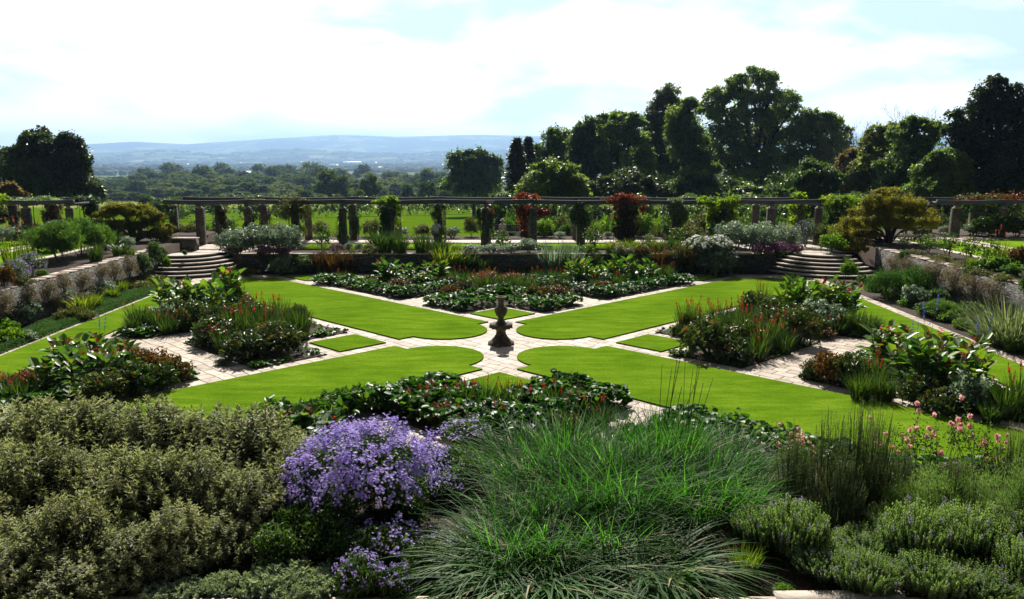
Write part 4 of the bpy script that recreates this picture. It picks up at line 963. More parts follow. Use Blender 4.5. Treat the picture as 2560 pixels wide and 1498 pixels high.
climber('red_vine', 'vine_red', 2470, PF + 1, [(0, 492, 60, 8), (-60, 495, 30, 6), (60, 490, 40, 8)], 420, .13, .10, 'reddish vine trailing along the beams of the right pergola', 15, ('green', [(0, 494, 70, 7), (0, 515, 50, 14), (50, 520, 40, 20), (-50, 520, 20, 12)], 2400), z0=ZS, six=True)
climber('climbing_vine', 'silver', 100, PF + 1, [(0, 499, 36, 7), (-40, 502, 24, 5), (40, 503, 20, 5)], 1200, .12, .09, 'pale vine lying along the top of the left pergola', 16, ('vine_yel', [(0, 500, 50, 5)], 400), z0=ZS, six=True)
climber('climbing_vine', 'green', 215, PB - .5, [(0, 505, 26, 12), (-10, 500, 24, 9), (14, 525, 14, 24), (14, 560, 10, 20)], 1700, .12, .09, 'leafy vine on the end pillars of the left pergola', 17, ('silver', [(0, 497, 24, 8)], 300), z0=ZS)
climber('climbing_ivy', 'olive', 30, PB, [(0, 535, 16, 28), (-30, 530, 18, 30)], 1800, .11, .08, 'olive climber over the back pillars at the left edge', 18, z0=ZS)
climber('climbing_vine', 'bronze', 133, PB, [(0, 530, 20, 28), (8, 550, 14, 26)], 1900, .11, .08, 'bronze vine on the back pillar of the left pergola', 19, ('vine_yel', [(12, 545, 7, 22), (-20, 540, 6, 22)], 350), z0=ZS)
climber('climbing_vine', 'vine_yel', 8, PF, [(0, 497, 22, 10)], 420, .12, .09, 'tuft of yellow-green vine above the beam at the left edge', 20, z0=ZS)
climber('climbing_vine', 'vine_bronze', 553, PB, [(0, 530, 12, 18), (4, 555, 12, 26)], 900, .1, .08, 'reddish-brown vine on the second back pillar of the central pergola', 22)
climber('climbing_ivy', 'green', 628, PF, [(-6, 530, 12, 16), (8, 545, 12, 18), (0, 570, 12, 22)], 800, .1, .08, 'leafy creeper round the third front pillar of the central pergola', 23)
climber('climbing_vine', 'olive', 664, PB, [(-20, 498, 30, 6), (6, 540, 10, 24)], 700, .1, .08, 'tan sprays over the beam left of the olive willowy climber', 24)
climber('climbing_ivy', 'tree_dark', 420, PB - 1, [(0, 515, 12, 12), (6, 525, 10, 10)], 600, .1, .08, 'dark creeper on the left end of the central beam', 21)

# ------------------------------------------------------------------ trees
def tree(name, mat, px, Y, blobs, n, L, label, seed, base_py=None, z0=None, sub=14, trunk=None, subr=0.34, group=None, cat='tree', W=None, depth=0.8, mat2=None, limb=True):
    """crown given as photo-pixel ellipses (x, y, rx, ry [, dy metres]) seen at distance Y"""
    rng = np.random.default_rng(seed); s = Y / F * 1.015
    z0 = terrain_z(0, Y) if z0 is None else z0
    x0 = at(px, 500, Y)[0]
    B = []
    for b in blobs:
        X, Z = at(b[0], b[1], Y)
        rx, rz = b[2] * s, b[3] * s
        dy = b[4] if len(b) > 4 else rng.uniform(-0.5, 0.5) * rx * 1.2
        B.append((X - x0, dy, Z - z0, rx, (rx + rz) / 2 * depth, rz))
    o = empty(name, (x0, Y, z0))
    B = [(b[0], b[1], b[2], b[3] * (1.14 if Y > 90 else 1.05), b[4], b[5] * 1.05) for b in B]
    mb = cloud2(MB(), rng, B, int(n * 2.2), L * 0.72, W or L * 0.44, 1.7 if Y > 90 else 1.2, inner=0.16)
    link('crown', mb.mesh(name + '_crown', [M[mat]]), o)
    tb = MB(); top = max(b[2] for b in B); cx = np.mean([b[0] for b in B])
    tr = trunk or max(0.15, top * 0.03)
    fork = max(0.3 * top, 0.5)
    tb.tube([(0, 0, -0.5), (0.02, 0, fork * 0.5), (cx * 0.2, 0, fork), (cx * 0.6, 0, top * 0.62), (cx, 0, top * 0.85)], [tr * 1.25, tr, tr * 0.8, tr * 0.45, tr * 0.15], 8)
    for b in B:
        e = np.array(b[:3]) + [0, 0, b[5] * 0.3]; st_ = np.array([cx * 0.2, 0, min(fork * rng.uniform(0.8, 1.5), e[2] * 0.8)])
        md = (st_ + e) / 2 + [0, 0, -0.05 * top] + rng.normal(0, 0.02 * top, 3)
        tb.tube([st_, md, e], [tr * 0.5, tr * 0.33, tr * 0.1], 5)
        for k in range(3):
            e2 = e + unit(rng, 1)[0] * np.array(b[3:6]) * 0.75
            tb.tube([md * 0.4 + e * 0.6, (e + e2) / 2 + rng.normal(0, 0.1, 3), e2], [tr * 0.18, tr * 0.1, tr * 0.03], 4)
    link('trunk', tb.mesh(name + '_trunk', [M['bark']]), o)
    tag(o, label, cat, group); return o

tree('dark_oak', 'oak_dark', 110, 96, [(92, 345, 30, 26), (120, 370, 44, 34), (165, 362, 30, 30), (50, 392, 40, 26), (20, 385, 20, 16), (85, 420, 62, 40), (165, 410, 40, 30), (205, 392, 22, 26), (200, 425, 18, 20), (140, 460, 80, 40), (60, 470, 60, 36), (210, 478, 36, 28), (30, 440, 40, 20), (225, 490, 22, 18), (75, 350, 18, 22)], 26000, .42, 'great near-black oak standing alone at the left edge', 31, sub=20)
tree('brown_bush', 'tree_rust', 32, 72, [(30, 480, 26, 24), (10, 478, 18, 16), (48, 492, 18, 16)], 2500, .3, 'small brownish bush below the great dark oak', 32)
tree('dark_broadleaf', 'tree_dark', 1185, 175, [(1165, 400, 38, 28), (1190, 392, 26, 20), (1222, 412, 30, 26), (1150, 430, 34, 30), (1190, 440, 50, 36), (1230, 445, 26, 30), (1180, 470, 60, 26)], 16000, .6, 'round dark broadleaf tree at the meadow edge left of the spruces', 33)
def spruce(px, ptop, pbase, hw, Y, seed, label):
    rng = np.random.default_rng(seed); s = Y / F * 1.015; x0, zt = at(px, ptop, Y); z0 = terrain_z(0, Y); H = zt - z0
    o = empty('spruce_tree', (x0, Y, z0)); mb = MB(); n = 46; tb = MB()
    tb.tube([(0, 0, 0), (0, 0, H * 0.5), (0, 0, H)], [H * 0.018, H * 0.011, 0.03], 7)
    for i in range(n):
        t = i / n; z = H * (0.06 + 0.93 * t); r = hw * s * (1 - t) ** 0.72 * rng.uniform(0.65, 1.2) + 0.12
        for k in range(9):
            a = rng.uniform(0, 2 * pi); m_ = 26
            tt = rng.uniform(0.12, 1, m_)
            P = np.stack([cos(a) * r * tt, sin(a) * r * tt, z + 0.16 * r * tt ** 2 - 0.22 * r * tt], 1) + rng.normal(0, 0.10, (m_, 3))
            D = nrm(np.array([[cos(a), sin(a), -0.25]]) + rng.normal(0, 0.5, (m_, 3))); Nn = nrm(np.array([[0, 0, 1.0]]) + rng.normal(0, 0.4, (m_, 3)))
            mb.kites(P, D, Nn, rng.uniform(0.3, 0.6, m_), 0.17, np.clip(rng.normal(0.35, 0.2, m_), 0, 1))
    link('crown', mb.mesh('spruce_crown', [M['oak_dark']]), o); link('trunk', tb.mesh('spruce_trunk', [M['bark']]), o); tag(o, label, 'tree')
spruce(1292, 343, 520, 52, 112, 41, 'taller of two dark spruces beside the meadow')
spruce(1320, 340, 520, 40, 118, 42, 'narrow dark spruce just right of the taller spruce')
tree('young_tree', 'tree_light', 1390, 78, [(1375, 425, 40, 26), (1415, 430, 36, 28), (1345, 455, 40, 28), (1390, 460, 56, 30), (1440, 465, 30, 30), (1310, 478, 26, 18), (1395, 490, 70, 20), (1455, 490, 20, 26)], 15000, .26, 'light green young tree behind the red vine pillar', 43, trunk=0.12)
tree('dark_broadleaf', 'tree_dark', 1400, 130, [(1395, 350, 36, 26), (1425, 370, 30, 30), (1370, 385, 34, 34), (1400, 420, 50, 50), (1345, 420, 26, 34), (1420, 470, 60, 40)], 15000, .5, 'dark tree standing between the spruces and taller trees', 44)
tree('dark_broadleaf', 'tree_dark', 1480, 125, [(1478, 318, 32, 24), (1455, 345, 34, 26), (1500, 345, 26, 30), (1480, 385, 50, 40), (1450, 400, 34, 34), (1500, 430, 50, 50), (1470, 470, 60, 36)], 16000, .48, 'dark tree with a rounded top left of the olive tree', 45)
tree('olive_tree', 'tree_mid', 1555, 122, [(1545, 300, 40, 20), (1585, 305, 26, 20), (1525, 330, 30, 24), (1570, 345, 44, 30), (1545, 390, 44, 40), (1590, 420, 40, 50), (1550, 460, 50, 40)], 16000, .46, 'olive green tree with a flat spreading top among dark ones', 46)
tree('grey_green_tree', 'tree_grey', 1650, 128, [(1672, 228, 26, 18), (1665, 262, 32, 24), (1640, 300, 36, 30), (1700, 270, 22, 20), (1640, 350, 44, 44), (1610, 380, 30, 40), (1670, 420, 50, 60), (1630, 470, 60, 34)], 17000, .46, 'tall slender grey-green tree left of the giant tree', 47)
tree('weeping_tree', 'tree_light', 1715, 112, [(1722, 262, 20, 14), (1700, 290, 30, 26), (1715, 325, 40, 34), (1730, 370, 44, 40), (1745, 420, 40, 44), (1760, 465, 36, 34), (1690, 350, 20, 40)], 15000, .4, 'pale leaved drooping tree at the left side of the giant tree', 48)
tree('giant_tree', 'tree_light', 1895, 128, [(1895, 188, 34, 20), (1925, 205, 30, 20), (1845, 205, 30, 18), (1800, 235, 34, 20), (1860, 240, 44, 26), (1915, 245, 36, 26), (1965, 245, 30, 24), (1780, 275, 34, 24), (1830, 285, 44, 30), (1900, 300, 40, 30), (1950, 290, 40, 30), (1985, 275, 14, 20), (1800, 330, 50, 36), (1880, 350, 44, 36), (1950, 345, 44, 36), (1830, 390, 50, 40), (1905, 410, 50, 44), (1960, 400, 34, 44), (1790, 400, 34, 50), (1860, 455, 70, 40), (1940, 465, 50, 34)], 30000, .44, 'tallest tree on the skyline with an open airy billowing crown', 49, trunk=0.75, subr=0.30, sub=16)
tree('broadleaf_tree', 'tree_light', 2045, 125, [(2030, 292, 34, 18), (2075, 300, 26, 20), (2000, 310, 24, 20), (2045, 330, 50, 28), (2095, 335, 26, 26), (2010, 350, 30, 34), (2075, 375, 44, 36), (2020, 400, 34, 40), (2060, 430, 50, 44)], 15000, .44, 'broad tree right of the giant tree, leaning branches over the gap', 50, subr=0.3)
tree('round_tree', 'green', 2040, 82, [(2040, 425, 36, 22), (2010, 445, 34, 26), (2070, 450, 32, 28), (2030, 475, 56, 26), (2050, 495, 60, 20)], 11000, .28, 'low round green tree in front of the giant tree', 51)
tree('dark_broadleaf', 'tree_dark', 1760, 105, [(1740, 470, 60, 40), (1800, 480, 60, 36), (1690, 490, 60, 34), (1860, 490, 60, 30), (1920, 490, 50, 34)], 12000, .4, 'dark undergrowth tree below the drooping pale tree', 52)
tree('dark_broadleaf', 'oak_dark', 1560, 104, [(1560, 470, 60, 40), (1500, 485, 60, 34), (1620, 480, 60, 40), (1440, 495, 50, 26)], 10000, .4, 'near-black thicket tree behind the bronze vine column', 53)
tree('rust_tree', 'tree_rust', 2130, 96, [(2150, 385, 26, 24), (2125, 400, 30, 28), (2110, 430, 36, 30), (2150, 430, 40, 34), (2180, 400, 26, 30), (2130, 465, 60, 30), (2090, 480, 40, 24)], 12000, .32, 'brownish autumn-tinted tree behind the right maple', 54)
tree('olive_tree', 'tree_olive', 2200, 92, [(2215, 330, 34, 20), (2190, 350, 34, 24), (2240, 355, 30, 28), (2200, 390, 50, 34), (2230, 430, 60, 40), (2180, 440, 40, 40)], 14000, .34, 'olive tree beneath the bare winter branches', 55)
tree('broadleaf_tree', 'tree_mid', 2300, 88, [(2295, 312, 34, 20), (2330, 325, 26, 24), (2265, 335, 34, 26), (2300, 365, 50, 36), (2270, 410, 60, 44), (2330, 420, 44, 44), (2250, 460, 60, 36)], 15000, .33, 'green tree with a pointed top left of the big dark tree', 56)
tree('dark_lime_tree', 'oak_dark', 2480, 76, [(2490, 205, 22, 18), (2470, 235, 40, 26), (2525, 235, 40, 30), (2440, 280, 44, 34), (2500, 290, 60, 40), (2560, 290, 50, 50), (2410, 330, 50, 40), (2480, 360, 80, 56), (2560, 380, 80, 60), (2400, 400, 50, 50), (2480, 450, 100, 54), (2380, 460, 50, 40), (2600, 460, 60, 60), (2630, 330, 50, 80), (2388, 290, 22, 14)], 34000, .30, 'huge dark pointed tree filling the right edge', 57, sub=18)
tree('broadleaf_tree', 'tree_mid', 2350, 74, [(2360, 400, 34, 30), (2335, 430, 40, 34), (2390, 430, 34, 36), (2350, 470, 60, 34), (2310, 485, 40, 26)], 10000, .27, 'light-edged green tree at the foot of the huge dark tree', 58)
def bare_tree(px, ptop, Y, seed, label, H0=None):
    rng = np.random.default_rng(seed); x0, zt = at(px, ptop, Y); z0 = terrain_z(0, Y); H = zt - z0
    o = empty('bare_tree', (x0, Y, z0)); tb = MB()
    def grow(p, d, L, r, lev):
        p2 = p + d * L; mid = (p + p2) / 2 + rng.normal(0, L * 0.05, 3)
        tb.tube([p, mid, p2], [r, r * 0.8, r * 0.6], 4)
        if lev == 0: return
        for k in range(3 if lev > 1 else 4):
            dd = nrm((d + rng.normal(0, 0.42, 3) + [0, 0, 0.1])[None])[0]
            grow(p2 if k else mid, dd, L * rng.uniform(0.6, 0.8), r * 0.55, lev - 1)
    grow(np.array([0, 0, 0.0]), np.array([0.02, 0, 1.0]), H * 0.35, H * 0.014, 5)
    link('branches', tb.mesh('bare_branches', [M['bark']]), o); tag(o, label, 'tree')
bare_tree(2255, 272, 106, 3, 'leafless tree whose thin branches show above the olive tree')
bare_tree(2150, 296, 112, 5, 'smaller leafless tree left of the other bare tree')
bare_tree(2190, 285, 120, 8, 'faint bare tree farthest back between the two leafless ones')
# mid-distance trees in the valley, each its own object
def vproto(kind, mat, seed, blobs, n, name):
    rng = np.random.default_rng(seed)
    cr = cloud2(MB(), rng, blobs, n, 0.11, 0.075, 0.3, inner=0.35, kids=5).mesh(name + '_crown', [M[mat]])
    tb = MB(); tb.tube([(0, 0, -0.2), (0, 0, 0.5), (0.02, 0, 1.1)], [0.07, 0.05, 0.02], 6)
    for b in blobs: tb.tube([(0, 0, 0.4), (b[0] * 0.6, b[1] * 0.6, b[2] * 0.8), b[:3]], [0.035, 0.025, 0.01], 4)
    proto(kind, name, 'tree', [('crown', cr), ('trunk', tb.mesh(name + '_trunk', [M['bark']]))], 2.0, 2.0)
rb = [(0, 0, 1.45, .62, .62, .5), (-.5, .1, 1.0, .48, .48, .5), (.5, -.1, 1.05, .5, .48, .5), (0, -.35, .8, .6, .5, .5), (.1, .4, .9, .6, .5, .5), (-.2, 0, .5, .7, .6, .38), (.45, 0, .5, .5, .5, .35)]
vproto('v_round', 'far_tree', 61, rb, 3400, 'valley_tree')
vproto('v_round', 'far_tree', 62, [(-.15, 0, 1.5, .5, .5, .45), (-.55, .1, .9, .44, .5, .5), (.45, 0, 1.2, .5, .5, .45), (.1, -.3, .7, .75, .6, .5), (.5, .2, .55, .45, .5, .4)], 3200, 'valley_tree')
vproto('v_olive', 'far_olive', 63, rb, 3200, 'valley_tree')
vproto('v_olive', 'far_olive', 64, [(0, 0, 1.3, .7, .6, .6), (-.45, 0, .8, .5, .5, .5), (.5, 0, .8, .5, .5, .6), (0, 0, .5, .8, .6, .4)], 3000, 'valley_tree')
vproto('v_poplar', 'far_tree', 65, [(0, 0, 1.6, .28, .28, .42), (0, 0, 1.1, .42, .42, .6), (0, 0, .6, .48, .48, .5)], 2600, 'poplar_tree')
def vtree(kind, px, ptop, pbase, wpx, Y, desc, where):
    x, zb = at(px, pbase, Y); _, zt = at(px, ptop, Y); zg = terrain_z(x, Y); z = min(zb, zg) if Y < 3000 else zg
    z = zg
    H = max(zt - z, 1.0); put(kind, x, Y, z - 0.3, wpx * Y / F * 1.05, H, desc, where)
for px, pt, pb, w_, Y, k in [
    (833, 420, 492, 95, 330, 'v_round'), (925, 430, 498, 56, 300, 'v_round'), (893, 468, 500, 48, 255, 'v_olive'), (1020, 455, 500, 44, 290, 'v_round'), (1068, 448, 500, 62, 280, 'v_round'),
    (1180, 456, 500, 62, 240, 'v_olive'), (1222, 445, 500, 50, 235, 'v_olive'), (762, 470, 500, 44, 300, 'v_round'), (845, 480, 500, 30, 290, 'v_olive'), (800, 482, 500, 40, 310, 'v_olive'),
    (440, 486, 520, 80, 165, 'v_round'), (375, 484, 512, 60, 190, 'v_round'), (395, 495, 520, 60, 150, 'v_round'), (480, 486, 512, 70, 200, 'v_olive'), (545, 484, 510, 50, 215, 'v_round'), (525, 495, 516, 40, 200, 'v_round')]:
    vtree(k, px, pt, pb, w_, Y, 'hedgerow tree' if k == 'v_round' else 'olive hedgerow tree', 'standing in the meadows beyond the pergola')
for px, pt, w_, Y in [(408, 424, 9, 880), (418, 422, 9, 885), (426, 425, 9, 890)]:
    vtree('v_poplar', px, pt, 440, w_ * 1.6, Y, 'slim poplar', 'rising from the left valley wood')
rngv = random.Random(21)
wood = [(265, 452, 640), (300, 445, 700), (330, 440, 800), (365, 436, 900), (350, 455, 600), (395, 444, 640), (430, 448, 620), (460, 440, 660), (485, 432, 700), (510, 410, 760), (535, 424, 760), (555, 438, 640), (585, 443, 600), (615, 436, 650), (640, 434, 690), (665, 437, 620), (693, 412, 780), (712, 428, 720), (735, 434, 640), (760, 436, 600), (790, 412, 700), (815, 416, 720), (770, 430, 680), (575, 430, 800), (605, 424, 900), (655, 424, 950), (460, 424, 900),
        (275, 470, 480), (290, 478, 420), (318, 476, 430), (405, 462, 470), (440, 464, 460), (500, 450, 520), (530, 455, 500), (560, 458, 470), (595, 460, 460), (630, 455, 470), (665, 458, 460), (700, 450, 500), (725, 455, 480), (880, 440, 560), (955, 445, 600), (985, 438, 640), (1000, 450, 520), (1045, 430, 620), (1078, 417, 560), (1095, 455, 420), (1110, 440, 520), (940, 455, 480), (1130, 465, 300), (980, 425, 900), (1020, 428, 850), (1240, 465, 200), (255, 462, 540), (240, 480, 380), (345, 478, 400), (470, 470, 400), (740, 478, 380), (590, 476, 400), (660, 480, 380)]
for i in range(40):
    t_ = i / 39; Yw = rngv.uniform(430, 1100); wood.append((335 + 600 * t_ + rngv.uniform(-10, 10), 474 - (Yw - 430) * 0.075 - rngv.uniform(8, 26), Yw))
for px, pt, Y in wood:
    vtree(rngv.choice(['v_round', 'v_round', 'v_olive']), px, pt, 480, rngv.uniform(64, 96) * (0.95 if Y < 700 else 0.8), Y, 'rounded wood tree', 'in the ' + ('far' if Y > 620 else 'near') + ' valley tree belt, ' + ('left' if px < 560 else 'middle' if px < 860 else 'right') + ' part')
FIELDS = [(225, 335, 1750, 2300, (0.13, 0.21, 0.045)), (1000, 1112, 1450, 1900, (0.15, 0.22, 0.06)), (985, 1100, 2000, 2500, (0.26, 0.22, 0.13)), (850, 985, 2300, 2800, (0.24, 0.2, 0.12)), (560, 640, 1900, 2100, (0.2, 0.22, 0.09)), (590, 700, 2900, 3600, (0.14, 0.2, 0.06))]
for fx0, fx1, fy0, fy1, fc in FIELDS:
    gv = []
    for j in range(9):
        yy_ = fy0 + (fy1 - fy0) * j / 8
        for i in range(9):
            xx_ = ((fx0 + (fx1 - fx0) * i / 8) - CX) / F * yy_; gv.append((xx_, yy_, terrain_z(xx_, yy_) + 2.0))
    struct('field', MB().add(gv, np.array([(j * 9 + i, j * 9 + i + 1, (j + 1) * 9 + i + 1, (j + 1) * 9 + i) for j in range(8) for i in range(8)])), [noisy('field_crop', tuple(c * 0.85 for c in fc), fc, 0.02, 0.95, spec=0.0)])
# far woods and hedges as one mass
def icolump(rng, n):
    t = (1 + sqrt(5)) / 2
    v = np.array([(-1, t, 0), (1, t, 0), (-1, -t, 0), (1, -t, 0), (0, -1, t), (0, 1, t), (0, -1, -t), (0, 1, -t), (t, 0, -1), (t, 0, 1), (-t, 0, -1), (-t, 0, 1)], float); v /= np.linalg.norm(v[0])
    f = np.array([(0, 11, 5), (0, 5, 1), (0, 1, 7), (0, 7, 10), (0, 10, 11), (1, 5, 9), (5, 11, 4), (11, 10, 2), (10, 7, 6), (7, 1, 8), (3, 9, 4), (3, 4, 2), (3, 2, 6), (3, 6, 8), (3, 8, 9), (4, 9, 5), (2, 4, 11), (6, 2, 10), (8, 6, 7), (9, 8, 1)])
    return v, f
rng = np.random.default_rng(77); iv, jf = icolump(rng, 1)
VV = []; n_l = 0; tone = []
tries = 0
while n_l < 9500 and tries < 90000:
    tries += 1
    y = 1000 * math.exp(rng.uniform(0, 2.25)); x = rng.uniform(-0.72, 0.5) * y
    a = mnoise.noise(Vector((x * 0.0032, y * 0.0014, 7.0))); b_ = abs(mnoise.noise(Vector((x * 0.0021, y * 0.0011, 17.0))))
    if not (a > 0.12 or b_ < 0.035): continue
    pxl = CX + F * x / y
    if any(a0 - 6 < pxl < a1 + 6 and b0 * 0.8 < y < b1 for a0, a1, b0, b1, _ in FIELDS): continue
    h = rng.uniform(7, 13) * (1 + y / 9000); wv = h * rng.uniform(0.6, 1.1) * (1 + y / 9000)
    z = terrain_z(x, y)
    VV.append(iv * rng.uniform(0.75, 1.2, (12, 1)) * [wv, wv, h * 0.6] + [x, y, z + h * 0.45]); tone.append(np.full(12, rng.uniform(0.1, 0.9))); n_l += 1
mb = MB(); mb.add(np.concatenate(VV), (np.arange(n_l)[:, None, None] * 12 + jf[None]).reshape(-1, 3), np.concatenate(tone))
tag(link('distant_woods', mb.mesh('distant_woods', [M['far_tree']])), 'far woods and hedges scattered over the hazy valley floor', 'woods', kind='stuff')
# pale buildings in the valley
def shed(px, py, wpx, Y, h, desc):
    x, _ = at(px, py, Y); z = terrain_z(x, Y); wv = wpx * Y / F
    o = empty('distant_building', (x, Y, z))
    link('walls', MB().box(-wv / 2, wv / 2, -12, 12, 0, h).mesh('shed_walls', [M['f_white']]), o)
    v = [(-wv / 2, -12.5, h), (wv / 2, -12.5, h), (wv / 2, 12.5, h), (-wv / 2, 12.5, h), (-wv / 2, 0, h + 5), (wv / 2, 0, h + 5)]
    link('roof', MB().add(v, [(0, 1, 5, 4), (2, 3, 4, 5), (3, 0, 4), (1, 2, 5)]).mesh('shed_roof', [M['white_roof']]), o)
    pend(o, desc, 'in the hazy valley', 'building')
M['white_roof'] = noisy('white_roof', (0.7, 0.72, 0.75), (0.85, 0.86, 0.88), 0.1, 0.4)
for px, py, wv, Y, h in [(945, 409, 28, 3600, 9), (1008, 408, 34, 3700, 9), (855, 423, 24, 2600, 8), (715, 424, 22, 2500, 8), (606, 422, 40, 2600, 8), (1150, 400, 14, 5200, 10), (760, 392, 20, 7000, 12), (880, 390, 44, 7200, 12)]:
    shed(px, py, wv, Y, h, 'long white-roofed building')
rngb = random.Random(4)
for i in range(26):
    px = rngb.uniform(250, 1240); Y = rngb.uniform(3600, 7400); shed(px, 410, rngb.uniform(2, 4), Y, 7, 'small pale house')
# floodlight mast
x, z = at(478, 478, 700); zt = at(478, 461, 700)[1]; zg = terrain_z(x, 700)
o = empty('floodlight_mast', (x, 700, zg))
link('mast', MB().tube([(0, 0, 0), (0, 0, zt - zg)], [0.3, 0.2], 6).mesh('mast', [M['timber']]), o)
link('crossbar', MB().box(-3.6, 3.6, -0.15, 0.15, zt - zg, zt - zg + 0.3).mesh('bar', [M['timber']]), o)
for i in range(4): link('lamp', MB().box(-0.45, 0.45, -0.7, -0.16, 0, 0.9).mesh('lamp', [M['f_white']]), o, (-3 + 2 * i, 0, zt - zg + 0.31))
tag(o, 'floodlight mast with four white lamps among the valley trees', 'floodlight')
# hedgerow at the meadow's end
def hedge(p0, p1, Yh, label, seed, z_h=2.6):
    rng = np.random.default_rng(seed); xa = at(p0[0], p0[1], p0[2])[0]; xb = at(p1[0], p1[1], p1[2])[0]; n = max(6, int(abs(xb - xa) / 1.6))
    B = [];
    for i in range(n):
        t = i / (n - 1); x = xa + (xb - xa) * t; y = p0[2] + (p1[2] - p0[2]) * t
        B.append((x - xa, y - p0[2], terrain_z(x, y) - terrain_z(xa, p0[2]) + z_h * 0.45, 1.3, 1.1, z_h * rng.uniform(0.45, 0.65)))
    o = link('hedgerow', cloud2(MB(), rng, B, n * 260, .35, .22, 1.2).mesh('hedgerow', [M['tree_dark']]), loc=(xa, p0[2], terrain_z(xa, p0[2]))); tag(o, label, 'hedge')
hedge((630, 530, 162), (1235, 520, 205), 0, 'long dark hedgerow closing the far side of the green meadow', 91, 4.4)
hedge((420, 536, 150), (640, 530, 162), 0, 'dark hedgerow section behind the left pergola pillars', 92, 4.4)
hedge((560, 500, 330), (860, 498, 345), 0, 'farther thin hedgerow beyond the first meadow', 93, 3.4)
# post and wire fence
xa = at(715, 566, 66)[0]
o = empty('field_fence', (xa, 66, terrain_z(xa, 66)))
zf = o.location[2]
for px in (722, 760, 943, 1010, 1025, 1045, 1133, 1151, 1190, 1240, 1290):
    X = at(px, 566, 66)[0]; link('post', MB().box(-0.05, 0.05, -0.05, 0.05, 0, 1.25).mesh('post', [M['timber']]), o, (X - xa, 0, 0))
xe = at(1290, 566, 66)[0]
for zz in (0.55, 0.85, 1.12): link('wire', MB().tube([(0, -0.06, zz), (xe - xa, -0.06, zz)], 0.008, 4).mesh('wire', [M['capstone']]), o)
tag(o, 'low post and wire fence at the near edge of the meadow', 'fence')

# ------------------------------------------------------------------ maples
def maple(px, pyb, zg, blobs, n, label, seed, Y):
    x0 = at(px, 560, Y)[0]; rng = np.random.default_rng(seed); s = Y / F * 1.015
    o = empty('japanese_maple', (x0, Y, zg)); B = []
    for b in blobs:
        X, Z = at(b[0], b[1], Y); B.append((X - x0, rng.uniform(-0.5, 0.5) + (b[4] if len(b) > 4 else 0), Z - zg, b[2] * s, b[2] * s * 0.8, b[3] * s))
    link('crown', cloud2(MB(), rng, B, int(n * 2.4), .12, .042, 0.7, droop=0.7, inner=0.15, up=0.6, kids=5).mesh('maple_crown', [M['acer']]), o)
    tb = MB()
    for b in B:
        e = np.array(b[:3]); m1 = np.array([e[0] * 0.3 + rng.normal(0, .15), e[1] * 0.3, e[2] * 0.55]); m2 = (m1 + e) / 2 + rng.normal(0, 0.16, 3)
        tb.tube([(0, 0, -0.1), m1, m2, e], [0.11, 0.07, 0.045, 0.015], 6)
    link('trunk', tb.mesh('maple_trunk', [M['bark']]), o); tag(o, label, 'tree')
maple(330, 612, ZS, [(300, 520, 42, 16), (270, 535, 32, 14), (345, 528, 44, 16), (385, 545, 36, 18), (410, 570, 30, 18), (290, 560, 44, 16), (340, 562, 46, 16), (262, 565, 24, 14), (380, 585, 46, 14), (422, 590, 22, 14), (300, 590, 36, 14)], 14000, 'low spreading golden-green Japanese maple on the left terrace', 71, 52.0)
maple(2225, 612, ZS, [(2225, 484, 40, 14), (2190, 500, 44, 16), (2265, 505, 40, 15), (2160, 525, 40, 15), (2215, 525, 50, 15), (2290, 530, 36, 16), (2140, 555, 40, 16), (2200, 550, 44, 15), (2262, 555, 44, 14), (2120, 585, 40, 18), (2165, 585, 40, 16), (2320, 555, 24, 12), (2100, 600, 22, 14), (2130, 612, 40, 16, -1)], 17000, 'larger layered Japanese maple above the right steps', 72, 51.0)

# ------------------------------------------------------------------ planting tables  (kind, px, py, width px, height px)
def rows(tab, z, desc, where):
    for k, px, py, wv, hv in tab: pix(k, px, py, wv, hv, z, desc, where)
U = ZN
rows([('silver', 590, 640, 120, 66), ('silver', 655, 638, 110, 72), ('silver', 715, 638, 100, 72)], U, 'big silver-green shrub', 'above the back wall by the left steps')
rows([('silver', 1830, 632, 110, 74), ('silver', 1890, 636, 110, 76), ('silver', 1955, 634, 100, 68), ('silver', 1800, 612, 60, 56)], U, 'big grey-green shrub', 'above the back wall by the right steps')
rows([('lilacfl', 2012, 618, 62, 58)], U, 'grey bush with whitish flower heads', 'between the shrubs and the right maple')
rows([('olive', 2052, 622, 50, 54)], U, 'olive bush', 'at the top of the right steps')
rows([('bright', 2080, 632, 62, 44)], U, 'fresh green cushion bush', 'beside the right steps landing')
rows([('iris', 955, 632, 90, 50), ('iris', 1000, 634, 56, 44)], U, 'dark upright strap clump', 'on the wall edge left of the man')
rows([('iris', 1056, 632, 60, 40), ('iris', 1102, 632, 66, 30)], U, 'fresh green sword-leaved clump', 'in front of the man')
rows([('greyball', 1180, 633, 66, 20), ('greyball', 1230, 634, 66, 22), ('greyball', 1280, 634, 56, 22)], U, 'low pale santolina cushion', 'along the back wall top')
rows([('silver', 1322, 632, 62, 34)], U, 'small grey shrub', 'on the back wall below the bare grey pillar')
rows([('greyball', 872, 628, 26, 20), ('greyball', 898, 629, 26, 20)], U, 'round grey cushion', 'on the lawn edge by the dark ivy pillar')
rows([('rosethin', 808, 630, 56, 60), ('rosethin', 1256, 626, 50, 46), ('rosethin', 1482, 628, 60, 56), ('rosethin', 1620, 626, 44, 36)], U, 'slender rose bush', 'on the upper terrace edge')
rows([('magfl', 842, 632, 34, 20)], U, 'small pink-flowered plant', 'left of the round grey cushions')
rows([('strapy', 1535, 632, 54, 26), ('strapy', 1580, 632, 54, 28), ('strapy', 1640, 630, 56, 28), ('matgreen', 1420, 630, 60, 14), ('matgreen', 1470, 632, 60, 14), ('juniper', 1680, 632, 50, 28)], U, 'yellow-green low clump', 'on the back wall top right of centre')
